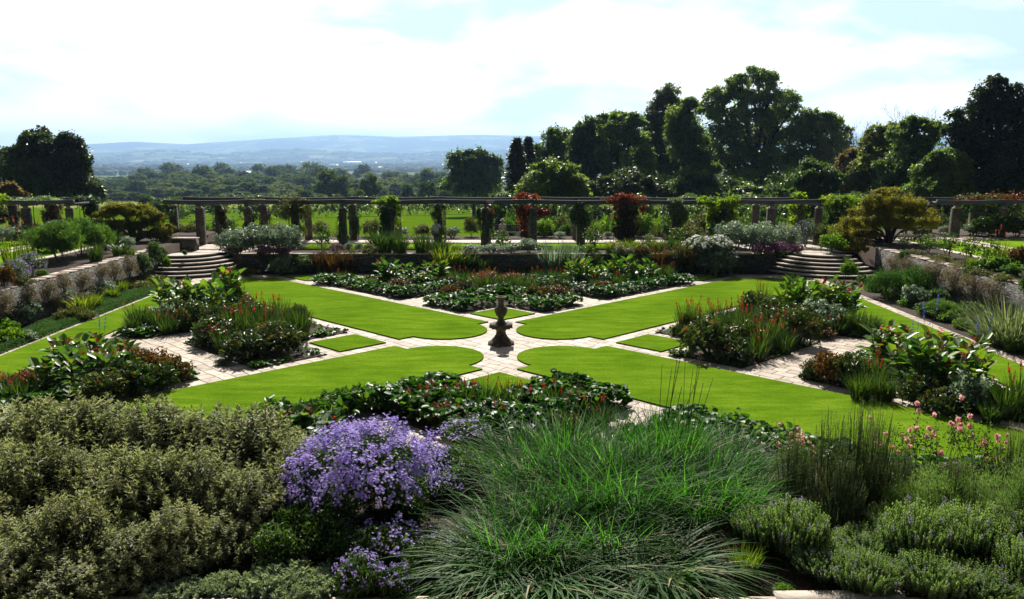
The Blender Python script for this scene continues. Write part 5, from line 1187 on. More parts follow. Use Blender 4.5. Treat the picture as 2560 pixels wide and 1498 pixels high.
rows([('olive', 1560, 640, 60, 24), ('bronze', 1605, 640, 50, 22), ('olive', 925, 640, 50, 26)], U, 'brownish edging plant', 'on the lip of the back wall')
rows([('magfl', 585, 640, 50, 22), ('magfl', 665, 642, 50, 22), ('magfl', 705, 642, 40, 20), ('magfl', 1905, 642, 60, 30), ('magfl', 1948, 642, 60, 32), ('magfl', 1985, 640, 44, 28)], U, 'magenta phlox', 'at the foot of the silver shrubs')
rows([('whitefl', 1745, 640, 70, 44), ('whitefl', 1790, 640, 80, 44)], U, 'white-flowered phlox clump', 'right of centre on the back wall')
rows([('olive', 1730, 622, 70, 50), ('rosethin', 1690, 625, 50, 50)], U, 'loose olive bush', 'behind the white phlox')
# below the back wall
rows([('silver_leafy', 705, 688, 66, 44)], 0, 'pale-leaved shrub', 'against the dark back wall left of centre')
rows([('ball', 756, 686, 62, 46)], 0, 'dark rounded evergreen', 'against the back wall beside the pale shrub')
rows([('bronzegrass', 800, 684, 54, 48), ('bronzegrass', 832, 684, 60, 50), ('bronzegrass', 868, 682, 60, 46), ('olive', 885, 680, 60, 50)], 0, 'rusty seed-headed clump', 'under the back wall')
rows([('silver_leafy', 930, 678, 60, 26), ('greyball', 975, 676, 56, 24), ('greyball', 1020, 676, 56, 24), ('greyball', 1060, 676, 50, 22)], 0, 'low blue-grey mound', 'at the base of the back wall')
rows([('strapy', 1118, 682, 100, 60), ('strap', 1165, 682, 90, 52), ('strap', 1210, 684, 60, 36)], 0, 'broad arching strap clump', 'below the back wall at the centre')
rows([('strapy', 1306, 674, 30, 22)], 0, 'tiny bright tuft', 'at the foot of the back wall')
rows([('silverspike', 1385, 682, 90, 66), ('silverspike', 1430, 682, 76, 60)], 0, 'silver spiky clump', 'under the back wall right of centre')
rows([('green', 1490, 682, 70, 46), ('green', 1545, 680, 66, 62), ('olive', 1600, 682, 80, 56), ('bronzegrass', 1650, 682, 60, 60), ('olive', 1690, 682, 70, 64), ('bronze', 1725, 684, 70, 56)], 0, 'mixed border shrub', 'under the back wall on the right half')
rows([('silver_leafy', 1785, 688, 110, 74)], 0, 'big glossy grey-green shrub', 'at the right end of the back wall border')
rows([('mat', 1850, 680, 60, 12), ('mat', 1900, 676, 60, 12), ('mat', 1300, 684, 60, 10)], 0, 'flat ground plant', 'in the shade of the back wall')
rows([('green', 560, 690, 40, 26), ('mat', 620, 690, 60, 14), ('green', 1925, 668, 40, 30), ('olive', 600, 684, 40, 22)], 0, 'small shade plant', 'beside the round step ends')
rows([('matgreen', 2098, 650, 40, 22), ('matgreen', 2112, 672, 44, 22), ('matgreen', 2122, 688, 50, 26), ('matgreen', 2105, 662, 36, 18)], 0.35, 'green cushion', 'tumbling down the right step ends')
rows([('matgreen', 430, 645, 26, 12), ('matgreen', 418, 668, 24, 20), ('matgreen', 412, 655, 20, 22)], 0.6, 'green cushion', 'at the left ends of the steps')
rows([('ball', 462, 640, 16, 14)], U, 'tiny green ball', 'by the low wall above the left steps')
# beyond the back row of pillars
for i, (px, py, wv, hv, k) in enumerate([(1130, 596, 60, 30, 'greyball'), (1055, 594, 60, 34, 'olive'), (1000, 594, 60, 30, 'silver'), (930, 592, 60, 46, 'olive'), (850, 590, 60, 50, 'olive'), (800, 592, 60, 40, 'olive'), (1400, 596, 42, 18, 'greyball'), (1520, 596, 34, 18, 'greyball'), (1360, 592, 60, 46, 'bright'), (1300, 590, 60, 36, 'silver'), (1450, 592, 60, 50, 'olive'), (1480, 586, 70, 56, 'green'), (1600, 592, 70, 60, 'bright'), (1640, 590, 60, 50, 'olive'), (1540, 590, 60, 46, 'olive'), (1750, 592, 80, 60, 'olive'), (1860, 590, 70, 70, 'green'), (1945, 590, 60, 70, 'green'), (1270, 585, 50, 56, 'fern'), (1180, 592, 50, 50, 'olive'), (560, 592, 80, 50, 'green'), (480, 600, 60, 40, 'olive'), (500, 592, 60, 50, 'bright'), (690, 592, 60, 36, 'olive'), (445, 606, 50, 40, 'olive')]):
    x, y = G(px, py, ZN); y = min(max(y, 58.4), 63); x = at(px, py, y)[0]; z = ZN if y < 60.1 else terrain_z(x, y)
    put(k, x, y, z, wv * y / F, hv * y / F + (ZN - z) * 0.7, 'wild border bush', 'behind the back row of pergola pillars')
for i in range(46):
    px = 1290 + i * 29; y = 63.5 + (i * 37 % 14); x = at(px, 560, y)[0]; z = terrain_z(x, y); h = at(px, 524 + (i * 53 % 34), y)[1] - z
    put(['green', 'olive', 'green', 'bright', 'olive'][i % 5], x, y, z, 100 * y / F, h, 'rough meadow thicket bush', 'below the tall trees beyond the pergola')
for i in range(30):
    px = 1270 + i * 46; y = 84 + (i * 31 % 12); x = at(px, 500, y)[0]; z = terrain_z(x, y); h = at(px, 484 + (i * 29 % 22), y)[1] - z
    o_ = put('darkbush', x, y, z, 140 * y / F, h, 'dark evergreen thicket bush', 'at the foot of the tall trees')
# left upper terrace bed
rows([('fern', 150, 655, 130, 84), ('fern', 205, 640, 120, 78), ('fern', 120, 630, 90, 56), ('fern', 245, 632, 80, 60)], ZS, 'feathery bright green bush', 'on the left terrace')
rows([('poker', 30, 668, 60, 60), ('poker', 70, 655, 60, 56)], ZS, 'orange poker clump', 'at the left edge of the left terrace')
rows([('lilacfl', 40, 710, 70, 54), ('lilacfl', 80, 690, 66, 52)], ZS, 'lilac-flowered clump', 'behind the left retaining wall')
rows([('bronze', 8, 720, 60, 50)], ZS, 'red and yellow leaved bush', 'at the far left edge')
rows([('strap', 275, 622, 60, 40), ('strap', 300, 640, 56, 30), ('iris', 240, 655, 50, 40), ('silver', 320, 622, 40, 30), ('strapy', 325, 640, 36, 16)], ZS, 'strap-leaved clump', 'between the feathery bushes and the maple')
rows([('silver', 35, 600, 80, 34), ('silver', 95, 596, 80, 34), ('silver', 150, 590, 80, 36), ('green', 195, 590, 70, 40), ('green', 230, 596, 60, 44), ('silver', 10, 610, 60, 40), ('green', 270, 606, 60, 50), ('green', 60, 612, 70, 34)], ZS, 'grey-green bush', 'in front of the left pergola')
rows([('matgreen', 105, 690, 36, 12), ('mat', 60, 712, 60, 14)], ZS, 'low edging plant', 'on top of the left wall')
# right upper terrace bed
rows([('rosethin', 2260, 622, 60, 36), ('rosethin', 2320, 632, 60, 44), ('rosethin', 2370, 644, 60, 60), ('rosethin', 2420, 656, 64, 60), ('rosethin', 2470, 664, 60, 60), ('rosethin', 2300, 612, 50, 30)], ZS, 'thin leafy rose bush', 'in the right terrace bed')
rows([('strapy', 2432, 672, 44, 26), ('bigleaf', 2465, 676, 46, 26), ('bigleaf', 2500, 676, 44, 30), ('poker', 2500, 656, 44, 46), ('bigleaf', 2530, 690, 50, 26), ('bronze', 2545, 670, 60, 50)], ZS, 'leafy bedding plant', 'in the right terrace bed near the wall')
rows([('mat', 2290, 636, 50, 10), ('mat', 2350, 652, 60, 12), ('mat', 2400, 668, 60, 12), ('mat', 2450, 690, 60, 14), ('mat', 2510, 705, 60, 14)], ZS, 'flat grey ground plant', 'just behind the right coping')
rows([('green', 2480, 592, 90, 50), ('green', 2540, 592, 90, 50), ('silver', 2430, 588, 60, 30), ('silver', 2360, 590, 40, 24), ('olive', 2300, 592, 50, 28), ('green', 2445, 590, 50, 40)], ZS, 'dense bush', 'under the right pergola')
# tufts hanging on the side walls
def wall_tufts(x, dirx, tab, where):
    for Yw, hgt, wv, zc in tab:
        o = put('tuft', x + dirx * 0.16, Yw, zc - hgt * 0.62, wv * 1.55, hgt * 1.35, 'dry grey fleabane tuft', where, 0)
wall_tufts(XL, 1, [(22.6, .9, 1.0, 1.1), (24.0, .8, .9, 1.2), (25.4, 1.0, 1.0, 1.0), (26.6, .9, .8, 1.15), (27.8, 1.0, .9, 1.05), (29.6, 1.15, 1.0, 1.0), (30.8, 1.1, .9, 1.0), (32.4, 1.0, .7, 1.1), (34.2, .75, .7, 1.2), (35.6, .9, .7, 1.1), (37.0, .7, .7, 1.25), (38.6, .8, .7, 1.1), (40.5, .7, .7, 1.25), (41.8, .8, .8, 1.1), (39.4, .6, .5, .45), (43.5, .9, .8, 1.1), (36.2, .6, .5, .5), (21.2, .9, 1.0, 1.1)], 'on the left wall')
wall_tufts(XR, -1, [(21.5, 1.1, 1.0, 1.0), (22.8, 1.2, 1.1, 1.0), (24.2, 1.1, .9, 1.0), (26.0, 1.3, 1.1, .95), (27.4, 1.2, .9, 1.0), (28.8, .8, .8, 1.15), (30.0, .9, .8, 1.1), (31.2, 1.0, .8, 1.1), (35.6, 1.1, 1.0, 1.05), (37.2, 1.1, 1.0, 1.05), (39.0, 1.1, 1.0, 1.1), (40.8, 1.1, 1.1, 1.1), (43.4, 1.1, 1.0, 1.0), (45.2, 1.0, .9, .9)], 'on the right wall')
for Yw, sz in ((33.4, 1.25), (38.0, .9), (44.5, .9), (27.2, .5)):
    put('ball', XR - 0.1, Yw, 0.95 if sz > .6 else .5, sz, sz * (1.15 if sz < 1 else 1.3), 'bright green hebe ball', 'on the right wall')
for Yw, sz, zz in ((45.0, 1.25, .2), (46.6, 1.2, .7), (47.6, .9, .6)):
    put('ball', XL + 0.25, Yw, zz, sz, sz * 1.25, 'dark clipped ball', 'on the left wall end')
# left low border
rows([('silver_leafy', 40, 810, 130, 70), ('silver_leafy', 15, 820, 80, 60), ('silver', 150, 775, 80, 50), ('tuft', 185, 770, 80, 42), ('silver', 258, 745, 70, 44), ('silver', 235, 752, 60, 34)], 0, 'pale grey-leaved bush', 'in the left border below the wall')
rows([('strapy', 208, 782, 84, 40), ('strapy', 232, 772, 60, 34), ('strapy', 300, 735, 50, 32), ('strapy', 282, 748, 40, 26)], 0, 'yellow-striped strap clump', 'in the left border below the wall')
rows([('mat', 175, 800, 80, 26), ('mat', 215, 800, 60, 20), ('mat', 385, 712, 80, 18), ('mat', 350, 724, 70, 16), ('matgreen', 30, 856, 90, 30), ('silver_leafy', 62, 852, 56, 22), ('matgreen', 5, 840, 90, 34)], 0, 'low cushion plant', 'along the left border')
# right low border
rows([('bigleaf', 2165, 712, 50, 22), ('juniper', 2215, 745, 110, 62), ('juniper', 2290, 738, 130, 60), ('silver_leafy', 2290, 765, 70, 44), ('green', 2345, 765, 60, 40), ('fern', 2350, 795, 90, 40), ('green', 2320, 790, 60, 30), ('green', 2420, 815, 76, 54), ('fern', 2400, 806, 60, 36), ('silver_leafy', 2460, 830, 70, 44), ('green', 2500, 840, 70, 44), ('silver_leafy', 2350, 752, 40, 30)], 0, 'border shrub', 'below the right wall')
pix('greyspike', 2530, 862, 190, 105, 0, 'large grey spiky bush', 'at the right edge below the wall')
pix('greyball', 2505, 850, 70, 24, 0, 'grey mat plant', 'beside the large grey spiky bush')
for i in range(9):
    t_ = i / 8; pix('matgreen', 2190 + t_ * 350, 722 + t_ * 150 + 6, 66, 16 + t_ * 8, 0, 'low green edging plant', 'along the right border path')
# carpet along the left border path (ground cover)
rng = np.random.default_rng(5); n = 70000
yy = rng.uniform(22, 44, n); xx = rng.uniform(-19.5, -18.05, n); hz_ = 0.12 + 0.13 * (1 + np.sin(xx * 5 + yy) * np.cos(yy * 2.3)) / 2
d = unit(rng, n); P = np.stack([xx, yy, hz_ * rng.uniform(0.2, 1, n) * np.clip((-xx - 18.0) * 5, 0.1, 1)], 1); Nn = nrm(d * 0.6 + [0, 0, 1])
tag(link('thyme_carpet', MB().kites(P, nrm(np.cross(Nn, unit(rng, n))), Nn, .07, .035, rng.uniform(0, 1, n)).mesh('thyme_carpet', [M['carpet']])), 'dark green creeping carpet along the left border path', 'ground cover', kind='stuff')

# ------------------------------------------------------------------ bergenia edging of the beds
def berg(lines, label, seed, h=0.42, dens=70, L=0.2, wd=1.2, mat='berg'):
    """lines: (x0,y0,x1,y1) edge, leaves fill a band of width wd to its left"""
    rng = np.random.default_rng(seed); mb = MB(); PS = []
    for x0, y0, x1, y1 in lines:
        ln = sqrt((x1 - x0) ** 2 + (y1 - y0) ** 2); n = int(ln * wd * dens * 1.6)
        t_ = rng.uniform(0, 1, n); d = rng.uniform(-0.05, wd, n); nx_, ny_ = -(y1 - y0) / ln, (x1 - x0) / ln
        x = x0 + (x1 - x0) * t_ + nx_ * d; y = y0 + (y1 - y0) * t_ + ny_ * d
        e = np.clip(np.minimum(d + 0.1, wd + 0.15 - d) / 0.35, 0.15, 1) ** 0.6
        bump = 0.8 + 0.2 * np.sin(x * 4.1) * np.cos(y * 3.7 + x)
        PS.append(np.stack([x, y, 0.04 + h * e * bump * rng.uniform(0.45, 1.0, n) ** 0.5], 1))
    P = np.concatenate(PS); n = len(P)
    az = rng.uniform(0, 2 * pi, n); el = rng.normal(0.35, 0.45, n)
    D = np.stack([np.cos(az) * np.cos(el), np.sin(az) * np.cos(el), np.sin(el)], 1); Nn = np.stack([-np.cos(az) * np.sin(el), -np.sin(az) * np.sin(el), np.cos(el)], 1)
    Nn = nrm(Nn + rng.normal(0, 0.25, (n, 3))); D = nrm(D - Nn * (D * Nn).sum(1)[:, None])
    Ls = L * rng.uniform(0.65, 1.2, n)
    mb.leaf6(P - D * Ls[:, None] * 0.5, D, Nn, Ls, Ls * 0.86, np.clip(rng.normal(0.42, 0.24, n), 0, 1), fold=0.1, bend=0.1, broad=True)
    tag(link('bergenia_edging', mb.mesh('bergenia_edging', [M[mat]])), label, 'ground cover', kind='stuff')
def rl(B, k, idx):
    out = []
    for i, j in idx:
        (x0, y0), (x1, y1) = rot4(B[i], k), rot4(B[j], k); out.append((x0, y0, x1, y1))
    return out
# orientation: polygons BED1, BED2 run counter-clockwise so the bed lies to the left of each edge
def ccw(B):
    a = sum(B[i][0] * B[(i + 1) % len(B)][1] - B[(i + 1) % len(B)][0] * B[i][1] for i in range(len(B)))
    return B if a > 0 else B[::-1]
B1, B2, B3 = ccw(BED1), ccw(BED2), ccw(BED3)
def all_edges(B, k): return rl(B, k, [(i, (i + 1) % len(B)) for i in range(len(B))])
berg(all_edges(B1, 1), 'glossy round-leaved edging of the bed just behind the urn', 101, h=0.5, wd=1.0)
berg(all_edges(B2, 1), 'glossy round-leaved edging of the far bed right of the urn', 102, h=0.5, wd=1.2)
berg(all_edges(B3, 1), 'glossy round-leaved edging of the far bed left of the urn', 103, h=0.5, wd=1.2)
berg(all_edges(B1, 3), 'glossy round-leaved plants in the bed nearest the camera side', 104, h=0.68, wd=1.9, dens=80)
berg(all_edges(B2, 3), 'glossy round leaves edging the near left lawn arm', 105, h=0.75, wd=1.8, dens=60)
berg(all_edges(B3, 3), 'glossy round leaves edging the near right lawn arm', 106, h=0.75, wd=1.8, dens=60)
berg(all_edges(B2, 0), 'low round-leaved edging of the near right bed', 107, h=0.22, wd=0.7, dens=46, L=.17)
berg(all_edges(B3, 0), 'low round-leaved edging of the back right bed', 108, h=0.22, wd=0.8, dens=50, L=.17)
berg(all_edges(B3, 2), 'round-leaved edging of the near left bed', 109, h=0.36, wd=1.1, dens=60, L=.2)
berg(all_edges(B2, 2), 'round-leaved edging of the back left bed', 110, h=0.3, wd=1.1, dens=60, L=.18)
berg(all_edges(B1, 0), 'sparse seedling edging of the right diamond bed', 111, h=0.12, wd=0.55, dens=11, L=.17)
berg(all_edges(B1, 2), 'sparse seedling edging of the left diamond bed', 112, h=0.14, wd=0.55, dens=14, L=.18)

# ------------------------------------------------------------------ bedding
# right diamond bed
W1 = 'in the right diamond bed'
rows([('peony', 1775, 892, 150, 84), ('peony', 1885, 868, 120, 60), ('peony', 1995, 862, 110, 80), ('peony', 1720, 850, 60, 60), ('peony', 1830, 905, 110, 60), ('peony', 1945, 835, 110, 60)], 0, 'glossy-leaved bush', W1)
rows([('redglad', 1715, 842, 66, 72), ('redglad', 1750, 848, 60, 68), ('redglad', 1790, 852, 66, 73), ('redglad', 1830, 850, 66, 73), ('redglad', 1868, 868, 66, 72), ('redglad', 1905, 882, 70, 72), ('redglad', 1935, 870, 60, 68), ('redglad', 1890, 900, 70, 56), ('redglad', 1960, 885, 60, 56), ('redglad', 1800, 825, 60, 56), ('redglad', 1860, 828, 60, 60), ('redglad', 1735, 828, 60, 56)], 0, 'red-flowered gladiolus clump', W1)
rows([('bigleaf', 1690, 838, 40, 22), ('bigleaf', 1690, 890, 40, 14)], 0, 'small leafy plant', W1)
# back right bed
W2 = 'in the back right bed'
rows([('canna', 1960, 800, 76, 92), ('canna', 2000, 806, 76, 90), ('canna', 2030, 800, 66, 80), ('canna_tall', 2085, 806, 84, 104), ('canna_tall', 2110, 800, 70, 88), ('canna', 1985, 790, 70, 86)], 0, 'leafy canna', W2)
rows([('peony', 1880, 796, 90, 62), ('peony', 1925, 812, 90, 60), ('silver_leafy', 2065, 826, 120, 64), ('peony', 1990, 826, 100, 60), ('peony', 2030, 836, 80, 50)], 0, 'dark shining bush', W2)
rows([('iris', 2110, 832, 60, 52), ('iris', 2140, 836, 60, 52), ('iris', 2170, 842, 56, 50), ('redglad', 2090, 838, 50, 36), ('iris', 2190, 838, 40, 40), ('bronze', 2060, 846, 60, 26)], 0, 'sword-leaved clump', W2)
rows([('redglad', 1905, 775, 40, 56), ('redglad', 2055, 775, 40, 48)], 0, 'tall-stalked red flower clump', W2)
# near right bed
W3 = 'in the near right bed'
rows([('canna_tall', 2215, 925, 120, 104), ('canna', 2250, 930, 100, 96), ('canna_tall', 2310, 985, 130, 140), ('canna_tall', 2360, 1005, 120, 130), ('canna_tall', 2400, 960, 120, 110), ('canna_tall', 2275, 960, 120, 110), ('canna', 2440, 985, 90, 110), ('canna', 2340, 950, 100, 100)], 0, 'big paddle-leaved canna', W3)
rows([('bronze', 2080, 958, 110, 74), ('peony', 2130, 968, 110, 78), ('silver_leafy', 2420, 1030, 120, 96), ('peony', 2470, 1030, 90, 70), ('peony', 2300, 1010, 110, 70), ('peony', 2030, 948, 60, 44), ('peony', 2350, 1035, 100, 60)], 0, 'rounded leafy bush', W3)
rows([('iris', 2150, 1000, 80, 60), ('iris', 2210, 1002, 80, 60), ('redglad', 2180, 985, 70, 68), ('redglad', 2510, 1048, 90, 88), ('redglad', 2545, 1040, 80, 96), ('iris', 2475, 1060, 70, 50), ('redglad', 2195, 960, 60, 64)], 0, 'strap clump with red flowers', W3)
rows([('bluespire', 2312, 900, 22, 60), ('bluespire', 2292, 905, 18, 40), ('bluespire', 2448, 945, 24, 60)], 0, 'blue flower spire', 'beside the near right cannas')
# left diamond bed
W4 = 'in the left diamond bed'
rows([('peony', 545, 862, 130, 64), ('peony', 615, 902, 130, 66), ('peony', 690, 884, 140, 72), ('peony', 740, 820, 70, 54), ('peony', 560, 820, 90, 50), ('peony', 600, 788, 90, 44)], 0, 'glossy-leaved bush', W4)
rows([('redglad', 585, 842, 60, 60), ('redglad', 620, 850, 60, 64), ('redglad', 655, 856, 64, 67), ('redglad', 690, 850, 60, 60), ('redglad', 640, 820, 64, 60), ('redglad', 675, 815, 60, 57), ('iris', 752, 850, 70, 70), ('redglad', 605, 812, 60, 52), ('redglad', 660, 880, 60, 56), ('iris', 720, 850, 70, 66), ('redglad', 700, 800, 50, 48), ('redglad', 555, 880, 50, 48)], 0, 'red-flowered gladiolus clump', W4)
rows([('silver_leafy', 560, 912, 50, 16), ('bigleaf', 640, 918, 44, 14), ('bigleaf', 800, 840, 40, 14)], 0, 'small pale seedling', W4)
# back left bed
W5 = 'in the back left bed'
rows([('canna', 425, 778, 70, 78), ('canna_tall', 470, 790, 80, 84), ('canna', 515, 790, 80, 86), ('canna_tall', 570, 780, 84, 100), ('canna', 600, 778, 70, 80), ('canna', 545, 800, 80, 80)], 0, 'leafy canna', W5)
rows([('peony', 440, 806, 90, 54), ('peony', 490, 822, 100, 60), ('silver_leafy', 410, 812, 70, 46), ('peony', 540, 828, 80, 56), ('bronze', 610, 782, 60, 40)], 0, 'dark shining bush', W5)
rows([('iris', 365, 818, 60, 44), ('iris', 395, 826, 60, 50), ('redglad', 345, 822, 60, 48), ('redglad', 420, 836, 56, 40), ('iris', 330, 832, 50, 36), ('redglad', 455, 830, 50, 36)], 0, 'sword-leaved clump', W5)
# near left bed
W6 = 'in the near left bed'
rows([('canna', 150, 948, 110, 90), ('canna', 215, 968, 110, 96), ('canna', 285, 960, 110, 88), ('canna', 240, 930, 100, 80), ('canna', 310, 930, 90, 70), ('canna_tall', 185, 930, 110, 80), ('canna', 130, 985, 110, 80), ('canna', 330, 985, 90, 70)], 0, 'leafy canna', W6)
rows([('bronze', 375, 945, 130, 66), ('bronze', 425, 955, 110, 60), ('peony', 350, 985, 120, 70), ('peony', 400, 975, 100, 60), ('peony', 95, 965, 90, 50), ('peony', 260, 1005, 130, 70), ('bronze', 60, 980, 90, 50)], 0, 'rounded leafy bush', W6)
rows([('redglad', 20, 1005, 90, 56), ('redglad', 55, 1008, 80, 52), ('redglad', 90, 995, 70, 48), ('iris', 320, 960, 70, 60), ('redglad', 5, 980, 70, 40), ('redglad', 225, 920, 50, 48)], 0, 'sword-leaved clump', W6)
pix('bluespire', 253, 905, 20, 46, 0, 'small blue flower spire', 'above the near left cannas')
# far beds behind the urn
W7 = 'in the far beds behind the urn'
rows([('canna', 955, 706, 60, 56), ('canna', 985, 706, 60, 50), ('canna', 1025, 706, 56, 40), ('canna', 1085, 704, 60, 50), ('canna', 1110, 708, 56, 44), ('canna', 1440, 708, 56, 58), ('canna', 1475, 708, 56, 50), ('canna', 1530, 704, 60, 58), ('canna', 1575, 706, 66, 56), ('canna', 1610, 706, 60, 50), ('canna', 1500, 712, 50, 42)], 0, 'leafy canna', W7)
rows([('redglad', 1190, 728, 44, 35), ('redglad', 1215, 730, 44, 38), ('redglad', 1240, 728, 44, 36), ('redglad', 1270, 730, 44, 38), ('redglad', 1300, 728, 44, 35), ('redglad', 1330, 726, 44, 28), ('redglad', 1170, 712, 40, 32), ('redglad', 1130, 705, 40, 28), ('redglad', 1225, 706, 40, 30), ('redglad', 1345, 706, 40, 28), ('redglad', 1385, 706, 40, 28), ('redglad', 1410, 716, 40, 28), ('redglad', 1490, 720, 40, 24), ('redglad', 1545, 716, 40, 28), ('redglad', 860, 706, 40, 24), ('redglad', 1060, 712, 40, 20), ('redglad', 1650, 700, 36, 32), ('redglad', 1670, 700, 36, 32)], 0, 'red-flowered gladiolus clump', W7)
rows([('bronze', 1385, 752, 90, 36), ('bronze', 1340, 748, 60, 30), ('bronze', 1215, 716, 90, 34), ('bronze', 1285, 712, 70, 28), ('bronze', 1000, 726, 70, 26), ('bronze', 1130, 742, 60, 28), ('peony', 1165, 738, 60, 36), ('bronze', 1505, 728, 60, 24), ('peony', 1120, 722, 60, 30), ('peony', 1400, 730, 60, 30), ('bronze', 920, 716, 60, 22)], 0, 'reddish leafy bush', W7)
# bed nearest the camera, beyond the foreground border
W8 = 'in the bed beyond the foreground border'
rows([('redglad', 1050, 1045, 80, 56), ('redglad', 1100, 1035, 80, 60), ('redglad', 1160, 1030, 80, 67), ('redglad', 1210, 1030, 80, 68), ('redglad', 1270, 1030, 80, 64), ('redglad', 1330, 1035, 80, 62), ('redglad', 1385, 1040, 80, 64), ('redglad', 1440, 1050, 80, 56), ('redglad', 1140, 1060, 80, 48), ('redglad', 1230, 1065, 80, 48), ('redglad', 1500, 1062, 80, 48)], 0, 'red strap clump', W8)
rows([('bronze', 1090, 1060, 90, 50), ('bronze', 1180, 1075, 110, 50), ('bronze', 1290, 1070, 100, 50), ('bronze', 1400, 1080, 100, 50)], 0, 'bronze bush', W8)
rows([('bigleaf', 850, 1040, 120, 60), ('bigleaf', 900, 1030, 110, 60), ('bigleaf', 800, 1070, 120, 66), ('bigleaf', 950, 1015, 100, 50), ('bigleaf', 745, 1075, 110, 60), ('bigleaf', 690, 1060, 100, 56)], 0, 'broad round-leaved clump', 'behind the purple asters')
rows([('canna', 770, 1120, 130, 90), ('canna', 700, 1110, 100, 80), ('canna', 830, 1130, 120, 80)], 0, 'broad-leaved canna', 'between the grey shrubs and purple asters')

# ------------------------------------------------------------------ foreground border (on the front terrace)
Z2 = 2.2
W9 = 'in the foreground on the left'
rp_ = random.Random(12)
for px, py, wv, hv in [(40, 1190, 420, 205), (150, 1215, 330, 235), (260, 1190, 330, 200), (400, 1205, 360, 245), (540, 1195, 330, 215), (640, 1230, 360, 235), (740, 1270, 290, 210), (-20, 1300, 330, 220), (110, 1330, 360, 250), (250, 1300, 300, 200), (350, 1350, 360, 250), (490, 1320, 330, 225), (620, 1330, 300, 205), (-60, 1420, 330, 230), (60, 1450, 330, 200), (190, 1440, 300, 215), (320, 1450, 300, 180), (440, 1420, 280, 170), (550, 1400, 230, 140), (20, 1500, 300, 170), (170, 1510, 300, 140)]:
    pix('phlomis', px, py, wv * 0.92, hv * rp_.uniform(0.86, 1.1), Z2, 'grey-green felted shrub', W9)
pix('aster', 918, 1300, 380, 218, Z2, 'large purple aster mound in full flower', 'in the foreground centre')
pix('aster', 800, 1300, 190, 120, Z2, 'loose lower aster mound', 'left of the large aster mound')
rows([('green', 700, 1420, 150, 110), ('green', 800, 1400, 160, 110), ('green', 880, 1420, 150, 90), ('green', 1010, 1330, 130, 90), ('green', 750, 1360, 130, 110), ('green', 1060, 1440, 130, 80), ('green', 1090, 1190, 110, 60), ('green', 1120, 1240, 110, 70), ('green', 1155, 1200, 130, 80), ('green', 1185, 1225, 110, 80), ('green', 1030, 1250, 120, 60)], Z2, 'dark leafy filler plant', 'around the purple asters')
rows([('aster_small', 790, 1370, 130, 60), ('aster_small', 1165, 1110, 120, 50), ('aster_small', 1110, 1250, 110, 60), ('aster_small', 965, 1410, 170, 90), ('aster_small', 900, 1490, 130, 100), ('aster_small', 990, 1490, 100, 70), ('aster_small', 940, 1330, 110, 50), ('aster_small', 1080, 1370, 120, 40), ('aster_small', 1060, 1180, 140, 60)], Z2, 'small purple aster', 'around the large aster mound')
for px, py, wv, hv, k in [(1250, 1215, 300, 125, 'leymus'), (1380, 1200, 300, 133, 'leymus'), (1540, 1200, 300, 140, 'leymus'), (1680, 1195, 280, 133, 'leymus'), (1800, 1200, 260, 111, 'leymus'), (1300, 1300, 320, 140, 'leymus'), (1450, 1290, 330, 170, 'leymus'), (1590, 1300, 330, 177, 'leymus'), (1740, 1290, 280, 148, 'leymus'), (1850, 1270, 220, 111, 'leymus'), (1220, 1395, 320, 140, 'leymus'), (1370, 1400, 300, 133, 'leymus'), (1520, 1390, 300, 140, 'leymus'), (1290, 1470, 380, 140, 'leymus_droop'), (1180, 1440, 300, 125, 'leymus_droop'), (1640, 1450, 320, 140, 'leymus_droop'), (1420, 1480, 300, 96, 'leymus_droop'), (1640, 1195, 200, 161, 'leymus_stalk'), (1400, 1190, 160, 144, 'leymus_stalk'), (1700, 1190, 160, 161, 'leymus_stalk'), (1520, 1460, 280, 96, 'leymus_droop')]:
    pix(k, px + (60 if px < 1350 else 15 if px < 1500 else 0), py, wv * (0.70 if k != 'leymus_droop' else 0.8), hv, Z2, 'clump of long blue-green grass' if k != 'leymus_stalk' else 'grass clump with tall dry seed stalks', 'in the foreground centre right')
for px, py, wv, hv in [(2060, 1290, 170, 250), (2130, 1285, 170, 270), (2180, 1275, 150, 250), (1975, 1270, 120, 200), (2095, 1330, 160, 190), (2380, 1330, 150, 190), (2530, 1250, 150, 180), (2250, 1270, 110, 150)]:
    pix('rosemary', px, py, wv, hv * 1.18, Z2, 'upright needle-leaved shrub', 'in the foreground on the right')
for px, py, wv, hv in [(2215, 1210, 150, 110), (2290, 1215, 160, 135), (2350, 1215, 150, 120), (2430, 1220, 160, 150), (1960, 1190, 120, 100), (2010, 1200, 120, 90), (2470, 1230, 100, 110)]:
    pix('rose', px, py, wv, hv * 1.3, Z2, 'pink-flowered rose bush', 'behind the needle-leaved shrubs')
rows([('fernfg', 2330, 1330, 170, 160), ('fernfg', 2420, 1340, 190, 170), ('fernfg', 2250, 1320, 120, 120), ('fernfg', 2560, 1330, 160, 190)], Z2, 'loose feathery bush', 'in the foreground below the roses')
rows([('green', 1985, 1205, 110, 60), ('olive', 2080, 1208, 100, 50), ('green', 2160, 1212, 110, 56), ('olive', 2240, 1215, 110, 50), ('green', 2320, 1215, 110, 56), ('olive', 2395, 1218, 110, 60), ('green', 2465, 1222, 110, 60), ('olive', 2540, 1220, 110, 70), ('green', 1900, 1200, 100, 60)], Z2, 'low leafy border bush', 'among the pink roses')
